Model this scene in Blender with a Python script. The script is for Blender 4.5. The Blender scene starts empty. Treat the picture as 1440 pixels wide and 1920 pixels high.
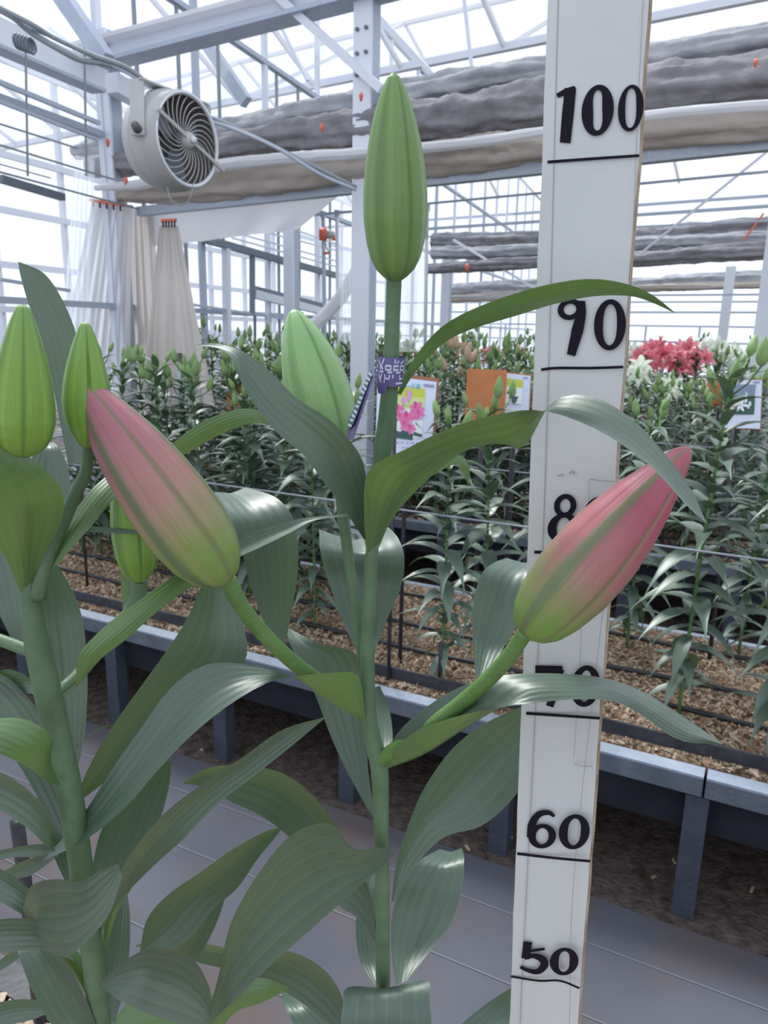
import bpy, bmesh, math, random
import numpy as np
from mathutils import Vector, Matrix, noise
from math import sin, cos, pi, radians

# ------------------------------------------------------------ camera, world, light
FPX, PITCH, ROLL, HC = 1400.0, radians(13.6), radians(1.19), 1.34
F = Vector((0, cos(PITCH), -sin(PITCH)))
R0 = Vector((1, 0, 0)); U0 = Vector((0, sin(PITCH), cos(PITCH)))
R = cos(ROLL)*R0 + sin(ROLL)*U0
U = -sin(ROLL)*R0 + cos(ROLL)*U0
CAM = Vector((0, 0, HC))
sc = bpy.context.scene
col = sc.collection
cd = bpy.data.cameras.new('camera'); cam = bpy.data.objects.new('camera', cd); col.objects.link(cam)
cam.matrix_world = Matrix(((R.x, U.x, -F.x, 0), (R.y, U.y, -F.y, 0), (R.z, U.z, -F.z, HC), (0, 0, 0, 1)))
cd.sensor_fit = 'VERTICAL'; cd.sensor_height = 36; cd.lens = 36*FPX/1920
cd.clip_start = .02; cd.clip_end = 200
cd.dof.use_dof = True; cd.dof.focus_distance = .42; cd.dof.aperture_fstop = 26
sc.camera = cam
w = bpy.data.worlds.new('overcast_sky'); sc.world = w; w.use_nodes = True
bg = w.node_tree.nodes['Background']
bg.inputs[0].default_value = (.90, .965, 1.06, 1); bg.inputs[1].default_value = 1.2
sl = bpy.data.lights.new('sun', 'SUN'); so = bpy.data.objects.new('sun', sl); col.objects.link(so)
sl.energy = 5.0; sl.angle = radians(16); sl.color = (1, .98, .93)
so.rotation_euler = (Vector((.35, -.62, -1.0))).to_track_quat('-Z', 'Y').to_euler()
sc.view_settings.view_transform = 'Standard'; sc.view_settings.look = 'None'
sc.view_settings.exposure = 0.03; sc.view_settings.gamma = 1
sc.cycles.transparent_max_bounces = 24; sc.cycles.max_bounces = 7; sc.cycles.use_denoising = True
sc.cycles.sample_clamp_indirect = 6; sc.cycles.caustics_reflective = False; sc.cycles.caustics_refractive = False

# ------------------------------------------------------------ pixel to place helpers (every point gets its own distance)
def ray(x, y): return F + R*((x-720)/FPX) - U*((y-960)/FPX)
def P(x, y, d): return CAM + ray(x, y)*d
def PZ(x, y, z):
    v = ray(x, y); return CAM + v*((z-HC)/v.z)
def PN(x, y, n, c):
    v = ray(x, y); return CAM + v*(c/v.dot(n))
def proj(p):
    q = Vector(p)-CAM; d = q.dot(F)
    return (720+FPX*q.dot(R)/d, 960-FPX*q.dot(U)/d, d) if d > .01 else (-9999, -9999, d)

# ------------------------------------------------------------ materials
def mat(name, c, rough=.6, spec=.4, noise_amt=0, nscale=20, bump=0, bscale=60, c2=None, metal=0, trans=0):
    m = bpy.data.materials.new(name); m.use_nodes = True; nt = m.node_tree; N = nt.nodes; L = nt.links
    b = N['Principled BSDF']; b.inputs['Base Color'].default_value = (*c, 1)
    b.inputs['Roughness'].default_value = rough; b.inputs['Specular IOR Level'].default_value = spec; b.inputs['Metallic'].default_value = metal
    tc = N.new('ShaderNodeTexCoord')
    if c2:
        n = N.new('ShaderNodeTexNoise'); n.inputs['Scale'].default_value = nscale; n.inputs['Detail'].default_value = 6
        L.new(tc.outputs['Object'], n.inputs['Vector'])
        r = N.new('ShaderNodeValToRGB'); r.color_ramp.elements[0].position = .5-noise_amt; r.color_ramp.elements[1].position = .5+noise_amt
        r.color_ramp.elements[0].color = (*c, 1); r.color_ramp.elements[1].color = (*c2, 1)
        L.new(n.outputs[0], r.inputs[0]); L.new(r.outputs[0], b.inputs['Base Color'])
    if bump:
        n2 = N.new('ShaderNodeTexNoise'); n2.inputs['Scale'].default_value = bscale; n2.inputs['Detail'].default_value = 5
        L.new(tc.outputs['Object'], n2.inputs['Vector'])
        bp = N.new('ShaderNodeBump'); bp.inputs['Strength'].default_value = bump; bp.inputs['Distance'].default_value = .01
        L.new(n2.outputs[0], bp.inputs['Height']); L.new(bp.outputs[0], b.inputs['Normal'])
    if trans:
        t = N.new('ShaderNodeBsdfTranslucent'); t.inputs[0].default_value = (*c, 1)
        mx = N.new('ShaderNodeMixShader'); mx.inputs[0].default_value = trans
        L.new(b.outputs[0], mx.inputs[1]); L.new(t.outputs[0], mx.inputs[2]); L.new(mx.outputs[0], N['Material Output'].inputs[0])
    return m

def leaf_mat(name, top, under, glow, rough=.45, veins=6, vein_amt=.16):
    m = bpy.data.materials.new(name); m.use_nodes = True; nt = m.node_tree; N = nt.nodes; L = nt.links
    b = N['Principled BSDF']
    geo = N.new('ShaderNodeNewGeometry'); uv = N.new('ShaderNodeTexCoord')
    sep = N.new('ShaderNodeSeparateXYZ'); L.new(uv.outputs['UV'], sep.inputs[0])
    s = N.new('ShaderNodeMath'); s.operation = 'MULTIPLY'; s.inputs[1].default_value = 2*pi*veins; L.new(sep.outputs[0], s.inputs[0])
    c_ = N.new('ShaderNodeMath'); c_.operation = 'COSINE'; L.new(s.outputs[0], c_.inputs[0])
    pw = N.new('ShaderNodeMapRange'); pw.inputs[1].default_value = .8; pw.inputs[2].default_value = 1.0; L.new(c_.outputs[0], pw.inputs[0])
    nz = N.new('ShaderNodeTexNoise'); nz.inputs['Scale'].default_value = 18; nz.inputs['Detail'].default_value = 5; L.new(uv.outputs['Object'], nz.inputs['Vector'])
    mxa = N.new('ShaderNodeMix'); mxa.data_type = 'RGBA'; mxa.inputs[6].default_value = (*top, 1)
    mxa.inputs[7].default_value = (top[0]*1.45, top[1]*1.3, top[2]*1.15, 1); L.new(nz.outputs[0], mxa.inputs[0])
    mxb = N.new('ShaderNodeMix'); mxb.data_type = 'RGBA'; mxb.inputs[6].default_value = (*under, 1)
    mxb.inputs[7].default_value = (under[0]*1.3, under[1]*1.2, under[2]*1.1, 1); L.new(nz.outputs[0], mxb.inputs[0])
    mx = N.new('ShaderNodeMix'); mx.data_type = 'RGBA'; L.new(geo.outputs['Backfacing'], mx.inputs[0])
    L.new(mxa.outputs[2], mx.inputs[6]); L.new(mxb.outputs[2], mx.inputs[7])
    vm = N.new('ShaderNodeMath'); vm.operation = 'MULTIPLY'; vm.inputs[1].default_value = vein_amt; L.new(pw.outputs[0], vm.inputs[0])
    mv = N.new('ShaderNodeMix'); mv.data_type = 'RGBA'; L.new(vm.outputs[0], mv.inputs[0])
    L.new(mx.outputs[2], mv.inputs[6]); mv.inputs[7].default_value = (min(1, under[0]*2.4), min(1, under[1]*2.0), under[2]*1.6, 1)
    L.new(mv.outputs[2], b.inputs['Base Color'])
    b.inputs['Roughness'].default_value = rough; b.inputs['Specular IOR Level'].default_value = .8; b.inputs['Coat Weight'].default_value = .25; b.inputs['Coat Roughness'].default_value = .42
    fn = N.new('ShaderNodeTexNoise'); fn.inputs['Scale'].default_value = 260; fn.inputs['Detail'].default_value = 3; L.new(uv.outputs['Object'], fn.inputs['Vector'])
    sm = N.new('ShaderNodeMath'); sm.operation = 'MULTIPLY_ADD'; sm.inputs[1].default_value = 1.0; L.new(fn.outputs[0], sm.inputs[0]); L.new(c_.outputs[0], sm.inputs[2])
    bp = N.new('ShaderNodeBump'); bp.inputs['Strength'].default_value = .16; bp.inputs['Distance'].default_value = .0005
    L.new(sm.outputs[0], bp.inputs['Height']); L.new(bp.outputs[0], b.inputs['Normal'])
    t = N.new('ShaderNodeBsdfTranslucent'); t.inputs[0].default_value = (*glow, 1)
    ms = N.new('ShaderNodeMixShader'); ms.inputs[0].default_value = .085
    L.new(b.outputs[0], ms.inputs[1]); L.new(t.outputs[0], ms.inputs[2]); L.new(ms.outputs[0], N['Material Output'].inputs[0])
    return m

def attr_mat(name, rough=.42):
    m = bpy.data.materials.new(name); m.use_nodes = True; nt = m.node_tree; N = nt.nodes; L = nt.links
    b = N['Principled BSDF']; a = N.new('ShaderNodeAttribute'); a.attribute_name = 'tint'
    uv = N.new('ShaderNodeTexCoord')
    mp = N.new('ShaderNodeMapping'); mp.inputs['Scale'].default_value = (170, 4, 1); L.new(uv.outputs['UV'], mp.inputs[0])
    n = N.new('ShaderNodeTexNoise'); n.inputs['Scale'].default_value = 1; n.inputs['Detail'].default_value = 5; L.new(mp.outputs[0], n.inputs['Vector'])
    h = N.new('ShaderNodeHueSaturation'); r = N.new('ShaderNodeMapRange'); r.inputs[3].default_value = .78; r.inputs[4].default_value = 1.22
    L.new(n.outputs[0], r.inputs[0]); L.new(r.outputs[0], h.inputs['Value']); L.new(a.outputs[0], h.inputs['Color']); L.new(h.outputs[0], b.inputs['Base Color'])
    b.inputs['Roughness'].default_value = rough; b.inputs['Specular IOR Level'].default_value = .45
    b.inputs['Subsurface Weight'].default_value = .25; b.inputs['Subsurface Radius'].default_value = (.6, 1, .3); b.inputs['Subsurface Scale'].default_value = .004
    bp = N.new('ShaderNodeBump'); bp.inputs['Strength'].default_value = .3; bp.inputs['Distance'].default_value = .0006
    L.new(n.outputs[0], bp.inputs['Height']); L.new(bp.outputs[0], b.inputs['Normal'])
    return m

def glass_mat(name, tint=(.96, .98, 1), haze=.1, gloss=.08):
    m = bpy.data.materials.new(name); m.use_nodes = True; nt = m.node_tree; N = nt.nodes; L = nt.links
    N.remove(N['Principled BSDF'])
    t = N.new('ShaderNodeBsdfTransparent'); t.inputs[0].default_value = (*tint, 1)
    g = N.new('ShaderNodeBsdfGlossy'); g.inputs['Roughness'].default_value = .08
    d = N.new('ShaderNodeBsdfTranslucent'); d.inputs[0].default_value = (.95, .97, 1, 1)
    a = N.new('ShaderNodeMixShader'); a.inputs[0].default_value = haze; L.new(t.outputs[0], a.inputs[1]); L.new(d.outputs[0], a.inputs[2])
    b = N.new('ShaderNodeMixShader'); b.inputs[0].default_value = gloss; L.new(a.outputs[0], b.inputs[1]); L.new(g.outputs[0], b.inputs[2])
    L.new(b.outputs[0], N['Material Output'].inputs[0])
    return m

M = dict(
    leaf=leaf_mat('lily_leaf', (.042, .080, .066), (.068, .150, .042), (.15, .30, .045)),
    leafd=leaf_mat('lily_leaf_painted_shade', (.044, .074, .057), (.058, .140, .036), (.13, .28, .04)),  # darker leaf copy, shade on the left lily painted into its colour
    bleaf=leaf_mat('bed_lily_leaf', (.070, .120, .098), (.065, .115, .065), (.13, .24, .07), veins=3, vein_amt=.15),
    stem=mat('lily_stem', (.078, .145, .074), .5, .4, .2, 60, .1, 300, (.115, .195, .11)),
    stalk=mat('bud_stalk', (.085, .18, .045), .5, .4, .2, 60, .2, 500, (.13, .24, .07)),
    bstem=mat('bed_lily_stem', (.12, .24, .08), .6),
    bud=attr_mat('lily_bud'),
    bbud=mat('bed_bud', (.15, .28, .085), .5, .4, .25, 40, 0, 1, (.25, .36, .15)),
    pbud=mat('pink_bed_bud', (.62, .30, .28), .5, .4, .25, 30, 0, 1, (.42, .45, .22)),
    pink=mat('pink_petal', (.72, .15, .22), .5, .3, .2, 30, 0, 1, (.80, .36, .40), trans=.3),
    white=mat('white_petal', (.82, .88, .74), .5, .3, .2, 30, 0, 1, (.9, .92, .88), trans=.3),
    board=mat('painted_board', (.53, .55, .58), .5, .35, .3, 9, .04, 500, (.60, .62, .64)),
    wood=mat('bare_wood', (.24, .17, .11), .8, .2, .2, 60, .4, 120, (.45, .38, .3)),
    ink=mat('black_ink', (.010, .008, .016), .7, .15),
    pencil=mat('pencil_line', (.36, .35, .34), .8),
    steel=mat('galvanised_steel', (.36, .42, .53), .5, .5, .2, 90, 0, 1, (.46, .51, .60)),
    alu=mat('white_aluminium', (.72, .75, .84), .5, .4),  # tone lightened, haze over the upper frame put into the colour
    dsteel=mat('dark_frame', (.17, .20, .25), .5, .4),
    wire=mat('thin_wire', (.25, .28, .32), .5, .4),
    fan=mat('fan_grey_plastic', (.42, .42, .43), .45, .4, .3, 8, 0, 1, (.50, .50, .51)),
    fdark=mat('fan_inside', (.13, .12, .12), .7),
    rollg=mat('grey_shade_cloth', (.30, .31, .35), .9, .1, .3, 9, .8, 30, (.52, .53, .57), trans=.12),
    rolld=mat('dark_shade_cloth', (.17, .165, .18), .9, .1, .3, 9, .8, 30, (.33, .325, .35)),
    rollb=mat('beige_shade_cloth', (.50, .44, .40), .9, .1, .3, 6, .5, 30, (.68, .61, .56), trans=.3),
    rollw=mat('pale_sheet', (.80, .80, .84), .8, .1, trans=.4),
    drape=mat('white_gauze', (.80, .80, .83), .9, .1, .3, 4, 0, 1, (.86, .85, .86), trans=.5),
    draped=mat('cream_gauze', (.74, .69, .66), .9, .1, .3, 4, 0, 1, (.82, .78, .75), trans=.45),
    film=glass_mat('thin_film', (.93, .95, .99), .3, .04),
    glass=glass_mat('greenhouse_glass', (.98, .99, 1), .05, .03),
    seamc=mat('seam_thread', (.17, .18, .22), .7),
    red=mat('red_plastic', (.75, .16, .10), .5),
    orange=mat('orange_board', (.42, .155, .06), .7, .3, .25, 12, .2, 60, (.50, .20, .085)),
    brown=mat('brown_board', (.33, .15, .09), .7, .3),
    card=mat('laminated_card', (.62, .68, .86), .35, .5),
    black=mat('black_steel', (.022, .023, .03), .5, .4, .2, 30, .2, 80, (.05, .05, .065)),
    rail=mat('grey_tray_rail', (.085, .10, .135), .6, .35, .3, 14, .3, 90, (.15, .175, .225)),
    skirt=mat('dark_tray_liner', (.014, .016, .024), .8, .2, .3, 10, .3, 40, (.03, .034, .048)),
    railtop=mat('rail_top_sky_sheen', (.26, .31, .39), .4, .5, .3, 14, .2, 90, (.36, .41, .50)), leg=mat('shade_toned_leg', (.042, .05, .075), .6, .35, .3, 14, .3, 90, (.075, .088, .125)),  # paler top carries sky reflection, darker leg carries under-tray shade, both as colour
    whiterail=mat('white_tray_edge', (.62, .68, .75), .45, .4),
    hose=mat('drip_hose', (.03, .03, .035), .5),
    soil=mat('mulch_bed', (.20, .13, .085), .95, .1, .16, 70, 1, 120, (.44, .32, .22)),
    chipa=mat('pale_wood_chip', (.40, .30, .215), .9, .1, .3, 12, 0, 1, (.52, .42, .32)),
    chipb=mat('brown_wood_chip', (.20, .13, .09), .9, .1, .3, 12, 0, 1, (.36, .24, .16)),
    purple=mat('purple_label', (.13, .105, .26), .45, .4),
    ptext=mat('label_print', (.55, .58, .72), .5),
    yellow=mat('print_yellow', (.52, .58, .07), .5), lime=mat('print_lime', (.60, .68, .30), .5),
    ppink=mat('print_pink', (.75, .16, .42), .5), pdeep=mat('print_deep_pink', (.60, .06, .26), .5), plil=mat('print_lilac', (.66, .32, .62), .5),
    pgreen=mat('print_dark_green', (.035, .10, .095), .5), pwhite=mat('print_white', (.75, .82, .85), .5),
    pblue=mat('print_blue', (.10, .42, .62), .5), pgrey=mat('print_grey', (.22, .25, .36), .5), psky=mat('print_grey_sky', (.20, .26, .36), .5),
)
# aisle cloth and earth
def floor_mat():
    m = mat('weed_cloth', (.075, .082, .110), .75, .3, .22, 2.2, .25, 500, (.122, .124, .155)); N = m.node_tree.nodes; L = m.node_tree.links
    b = N['Principled BSDF']; src = b.inputs['Base Color'].links[0].from_socket
    n = N.new('ShaderNodeTexNoise'); n.inputs['Scale'].default_value = 3.5; n.inputs['Detail'].default_value = 7
    tc = N.new('ShaderNodeTexCoord'); L.new(tc.outputs['Object'], n.inputs['Vector'])
    r = N.new('ShaderNodeMapRange'); r.inputs[1].default_value = .46; r.inputs[2].default_value = .66; r.inputs[4].default_value = .75; L.new(n.outputs[0], r.inputs[0])
    mx = N.new('ShaderNodeMix'); mx.data_type = 'RGBA'; L.new(r.outputs[0], mx.inputs[0]); L.new(src, mx.inputs[6]); mx.inputs[7].default_value = (.12, .085, .075, 1)
    L.new(mx.outputs[2], b.inputs['Base Color']); return m
M['floor'] = floor_mat()
M['earth'] = mat('bare_earth', (.055, .042, .038), .95, .1, .2, 30, 1, 80, (.15, .12, .11))

# ------------------------------------------------------------ object helpers
def link(name, me, parent=None, m=None, smooth=True, kind=None, label=None, cat=None, group=None):
    o = bpy.data.objects.new(name, me); col.objects.link(o)
    if m is not None and me is not None and not me.materials: me.materials.append(m)
    if me is not None and smooth and hasattr(me, 'polygons'): me.polygons.foreach_set('use_smooth', [True]*len(me.polygons))
    if parent is not None: o.parent = parent
    tag(o, label, cat, group, kind); return o
def tag(o, label=None, cat=None, group=None, kind=None):
    if label: o['label'] = label
    if cat: o['category'] = cat
    if group: o['group'] = group
    if kind: o['kind'] = kind
    return o
def empty(name, loc=(0, 0, 0), label=None, cat=None, group=None, kind=None):
    o = bpy.data.objects.new(name, None); col.objects.link(o); o.location = loc; o.empty_display_size = .05
    return tag(o, label, cat, group, kind)
def mesh(name, vs, fs):
    me = bpy.data.meshes.new(name); me.from_pydata([tuple(v) for v in vs], [], fs); me.update(); return me
def shift(vs, parent):
    if parent is None: return vs
    o = parent.location
    if parent.parent: o = o + parent.parent.location
    return [Vector(v)-o for v in vs]
def cr(pts, t):
    """Catmull-Rom through a list of tuples/vectors, t in 0..1"""
    n = len(pts)-1; x = min(max(t, 0), 1)*n; i = min(int(x), n-1); f = x-i
    g = lambda k: Vector(pts[min(max(k, 0), n)])
    p0, p1, p2, p3 = g(i-1) if i > 0 else g(0)*2-g(1), g(i), g(i+1), g(i+2) if i+2 <= n else g(n)*2-g(n-1)
    return .5*((2*p1)+(p2-p0)*f+(2*p0-5*p1+4*p2-p3)*f*f+(3*p1-p0-3*p2+p3)*f**3)
def box_between(a, b, w, h, up=Vector((0, 0, 1))):
    """box from a to b, w across, h along up"""
    a = Vector(a); b = Vector(b); d = (b-a).normalized(); s = d.cross(up)
    if s.length < 1e-4: s = Vector((1, 0, 0))
    s.normalize(); t = s.cross(d).normalized(); vs = []
    for q in (a, b):
        for i, j in ((-1, -1), (1, -1), (1, 1), (-1, 1)): vs.append(q+s*(i*w/2)+t*(j*h/2))
    return vs, [(0, 3, 2, 1), (4, 5, 6, 7), (0, 1, 5, 4), (1, 2, 6, 5), (2, 3, 7, 6), (3, 0, 4, 7)]
def bar(name, a, b, w, h, m, parent=None, up=Vector((0, 0, 1)), **k):
    vs, fs = box_between(a, b, w, h, up); return link(name, mesh(name, shift(vs, parent), fs), parent, m, False, **k)
def tube_data(pts, rad, n=10, steps=None, lump=None, caps=True):
    pts = [Vector(p) for p in pts]; rad = rad if hasattr(rad, '__len__') else [rad]*len(pts)
    if steps:
        L = [cr([(*p, r) for p, r in zip([tuple(q) for q in pts], rad)] and [Vector((p.x, p.y, p.z)) for p in pts], i/steps) for i in range(steps+1)]
        rr = [float(np.interp(i/steps, np.linspace(0, 1, len(rad)), rad)) for i in range(steps+1)]; pts, rad = L, rr
    vs = []; fs = []; prev = None
    for i, p in enumerate(pts):
        d = (pts[min(i+1, len(pts)-1)]-pts[max(i-1, 0)]).normalized()
        if prev is None: s = d.orthogonal().normalized()
        else: s = (prev-d*prev.dot(d)).normalized()
        prev = s; t = d.cross(s)
        for k in range(n):
            a = 2*pi*k/n; r = rad[i]*(lump(i/(len(pts)-1), a) if lump else 1)
            vs.append(p+s*(cos(a)*r)+t*(sin(a)*r))
    for i in range(len(pts)-1):
        for k in range(n):
            a, b = i*n+k, i*n+(k+1) % n; fs.append((a, b, b+n, a+n))
    if caps: fs.append(tuple(range(n-1, -1, -1))); fs.append(tuple(range((len(pts)-1)*n, len(pts)*n)))
    return vs, fs
def tube(name, pts, rad, m, parent=None, n=10, steps=None, lump=None, **k):
    vs, fs = tube_data(pts, rad, n, steps, lump); return link(name, mesh(name, shift(vs, parent), fs), parent, m, **k)
def slab(name, corners, t, m, parent=None, **k):
    """prism behind four (or more) planar corners, thickness t away from the viewer side"""
    c = [Vector(q) for q in corners]; nrm = (c[1]-c[0]).cross(c[2]-c[1]).normalized()
    if nrm.dot(CAM-c[0]) > 0: nrm = -nrm
    n = len(c); vs = c+[q+nrm*t for q in c]
    fs = [tuple(range(n)), tuple(range(2*n-1, n-1, -1))]+[(i, i+n, (i+1) % n+n, (i+1) % n) for i in range(n)]
    me = mesh(name, shift(vs, parent), fs); bm = bmesh.new(); bm.from_mesh(me); bmesh.ops.recalc_face_normals(bm, faces=bm.faces); bm.to_mesh(me); bm.free()
    return link(name, me, parent, m, False, **k)
def join_data(parts):
    V = []; Fc = []
    for vs, fs in parts:
        o = len(V); V += list(vs); Fc += [tuple(i+o for i in f) for f in fs]
    return V, Fc

# directions: beds run along BU with normal BN; roof trusses along TU with normal TN; side wall along WU with normal WN
BU = Vector((-.8921, .4519, 0)); BN = Vector((.4519, .8921, 0))
az = radians(-57); TU = Vector((sin(az), cos(az), 0)); TN = Vector((cos(az), -sin(az), 0)); TC = 3.2
az = radians(20); WU = Vector((sin(az), cos(az), 0)); WN = Vector((-cos(az), sin(az), 0)); WC = 3.3
def T(x, y, dc=0): return PN(x, y, TN, TC+dc)
def W(x, y, dc=0): return PN(x, y, WN, WC+dc)
def px(pt, wpx): return wpx*(Vector(pt)-CAM).dot(F)/FPX     # size in metres of wpx pixels at that point

# ------------------------------------------------------------ floor and beds
def bn(u, n, z): return BU*u+BN*n+Vector((0, 0, z))
ZR = .38; BED0 = 1.655; BW = .92; PITCHB = 1.78
me = mesh('floor', [bn(-14, -3, 0), bn(14, -3, 0), bn(14, 22, 0), bn(-14, 22, 0)], [(0, 1, 2, 3)])
link('floor', me, None, M['earth'], False, kind='structure')
for k in range(-1, 4):   # woven cloth laid along each aisle in widths with raised seams
    n0 = BED0+k*PITCHB+BW+.02; n1 = BED0+(k+1)*PITCHB-.03
    root = empty('trim_%d' % (k+2), bn(0, n0, 0), kind='structure')
    a = bn(-7, n0, 0); ws = [0, .30, .58, n1-n0] if k > -1 else [0, .22, .47, .66, n1-n0]
    for i in range(len(ws)-1):
        vs = [bn(-7, n0+ws[i], .004), bn(8, n0+ws[i], .004), bn(8, n0+ws[i+1], .004), bn(-7, n0+ws[i+1], .004)]
        slab('cloth_strip', [v+Vector((0, 0, .004)) for v in vs], .006, M['floor'], root)
        if i: bar('seam', bn(-7, n0+ws[i], .0090), bn(8, n0+ws[i], .0090), .003, .002, M['seamc'], root)

def make_bed(k):
    n0 = BED0+k*PITCHB; u0, u1 = (-3.0, 4.6) if k == 0 else (-5.5, 4.2+.2*k)
    if k == -1: u0, u1 = -1.5, 2.0
    lab = {-1: 'near mulched growing tray under the two large lilies', 0: 'raised growing tray on legs across the aisle, with black strip along its front',
           1: 'second raised growing tray, beyond the far aisle', 2: 'third raised growing tray from the camera', 3: 'fourth raised growing tray from the camera', 4: 'farthest raised growing tray under the far lilies'}[k]
    root = empty('growing_tray', bn(0, n0, 0), lab, 'planting bed', 'raised growing trays')
    slab('soil', [bn(u0, n0+.06, ZR-.015), bn(u1, n0+.06, ZR-.015), bn(u1, n0+BW-.05, ZR-.015), bn(u0, n0+BW-.05, ZR-.015)], .12, M['soil'], root)
    # front rail in lengths with joints
    ju = [u0]; q = -.0+.02
    while q-.92 > u0: q -= .92
    while q < u1:
        if q > u0: ju.append(q)
        q += .92
    ju.append(u1)
    for nn, mm, wd in ((n0+.03, M['rail'], .05), (n0+BW-.03, M['whiterail'], .035)):
        for a, b in zip(ju, ju[1:]):
            bar('rail', bn(a+.003, nn, ZR-.026), bn(b-.003, nn, ZR-.026), wd, .044, mm, root); bar('rail_top', bn(a+.003, nn, ZR-.002), bn(b-.003, nn, ZR-.002), wd-.006, .004, M['railtop'], root)  # rail top plate is paler to paint in the sky reflection
    bar('front_liner', bn(u0, n0+.07, ZR-.095), bn(u1, n0+.07, ZR-.095), .03, .145, M['skirt'], root)
    bar('back_liner', bn(u0, n0+BW-.06, ZR-.095), bn(u1, n0+BW-.06, ZR-.095), .03, .145, M['skirt'], root)
    u = .03-.46*12
    while u < u1:
        if u > u0:
            bar('leg', bn(u, n0+.035, 0), bn(u, n0+.035, ZR-.055), .05, .045, M['leg'], root, up=BN)
            if k < 2: bar('leg', bn(u, n0+BW-.05, 0), bn(u, n0+BW-.05, ZR-.055), .05, .045, M['leg'], root, up=BN)
        u += .46
    if k < 3:
        bar('black_strip', bn(u0, n0+.090, ZR+.026), bn(u1, n0+.090, ZR+.026), .008, .034, M['black'], root)
        for dn in (.30, .47, .74):
            pts = [bn(u0+(u1-u0)*i/24, n0+dn+.012*sin(i*1.7+dn*9), ZR+.012) for i in range(25)]
            tube('drip_hose', pts, .008, M['hose'], root, 6)
    return root
beds = {k: make_bed(k) for k in range(0, 5)}
# tray the two large lilies grow in (dark rim in the lower left corner)
def near_tray():
    e = PZ(40, 1850, ZR); ne = e.dot(BN)
    root = empty('growing_tray', bn(0, ne-.9, 0), 'near growing tray with dark rim and straw mulch, under the two large lilies', 'planting bed', 'raised growing trays')
    slab('soil', [bn(-1.2, ne-.02, ZR-.015), bn(1.9, ne-.02, ZR-.015), bn(1.9, ne-.92, ZR-.015), bn(-1.2, ne-.92, ZR-.015)], .16, M['soil'], root)
    bar('rail', bn(-1.2, ne, ZR-.03), bn(1.9, ne, ZR-.03), .045, .07, M['black'], root)
    bar('front_liner', bn(-1.2, ne-.06, ZR-.13), bn(1.9, ne-.06, ZR-.13), .02, .19, M['skirt'], root)
    for u in (-.8, .1, .95, 1.7): bar('leg', bn(u, ne-.03, 0), bn(u, ne-.03, ZR-.06), .05, .045, M['leg'], root, up=BN)
    return root, ne
neart, NE = near_tray()

def chips(name, parent, u0, u1, n0, n1, count, z, seed, size=(.008, .024), m='chipa'):
    g = np.random.default_rng(seed); c = np.zeros((count, 3)); u = g.uniform(u0, u1, count); n = g.uniform(n0, n1, count)
    c += np.outer(u, BU)+np.outer(n, BN); c[:, 2] = z+g.uniform(0, .014, count)
    a = g.uniform(0, 2*pi, count); ti = g.normal(0, .35, count); L = g.uniform(*size, count)/2; Wd = L*g.uniform(.15, .5, count)
    d = np.stack([np.cos(a)*np.cos(ti), np.sin(a)*np.cos(ti), np.sin(ti)], 1)*L[:, None]
    s = np.stack([-np.sin(a), np.cos(a), g.normal(0, .4, count)], 1)*Wd[:, None]
    h = np.array([0, 0, .0022])
    V = np.stack([c-d-s, c-d*.8+s, c+d+s*.7, c+d*.9-s, c-d*.1+h*2.2], 1).reshape(-1, 3)
    V -= np.array(parent.location)
    b = np.arange(count)*5
    Fq = np.concatenate([np.stack([b+i, b+(i+1) % 4, b+4], 1) for i in range(4)]); 
    me = bpy.data.meshes.new(name); me.from_pydata(V.tolist(), [], Fq.tolist()); me.update()
    return link(name, me, parent, M[m], False, kind='stuff')
chips('wood_chip_mulch', beds[0], -1.6, 3.4, BED0+.06, BED0+BW-.06, 24000, ZR-.006, 3)
chips('dark_wood_chip_mulch', beds[0], -1.6, 3.4, BED0+.06, BED0+BW-.06, 18000, ZR-.006, 4, m='chipb')
chips('wood_chip_mulch', beds[1], -2.4, 4, BED0+PITCHB+.06, BED0+PITCHB+BW-.06, 11000, ZR-.006, 5, (.014, .032))
chips('dark_wood_chip_mulch', beds[1], -2.4, 4, BED0+PITCHB+.06, BED0+PITCHB+BW-.06, 8000, ZR-.006, 6, (.014, .032), m='chipb')
chips('straw_mulch', neart, -.2, 1.9, NE-.7, NE-.03, 14000, ZR-.006, 7, (.014, .045))
# loose chips and twigs on the earth under the tray
rg = random.Random(8)
ORD = ['first', 'second', 'third', 'fourth', 'fifth', 'sixth', 'seventh', 'eighth', 'ninth', 'tenth', 'eleventh', 'twelfth']
for i, u in enumerate(sorted([rg.uniform(-.35, 1.5) for _ in range(12)], reverse=True)):
    n = BED0+rg.uniform(-.02, .22); a = rg.uniform(0, pi); L = rg.uniform(.012, .035)
    d = Vector((cos(a), sin(a), 0))*L/2; c = bn(u, n, .0045)
    bar('wood_chip', c-d, c+d, L*.3, .005, M['chipa'], None, label='pale wood chip lying on the earth under the raised tray, %s from the left' % ORD[i], cat='wood chip', group='wood chips fallen under the tray')

# ------------------------------------------------------------ greenhouse shell
def wbar(name, a, b, w, m, parent, dc=0, depth=None, plane=W):
    A, B = plane(*a, dc), plane(*b, dc); s = px((A+B)/2, w)
    nrm = WN if plane is W else TN
    return bar(name, A, B, depth or s, s, m, parent, up=(B-A).cross(nrm).normalized())
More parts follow.
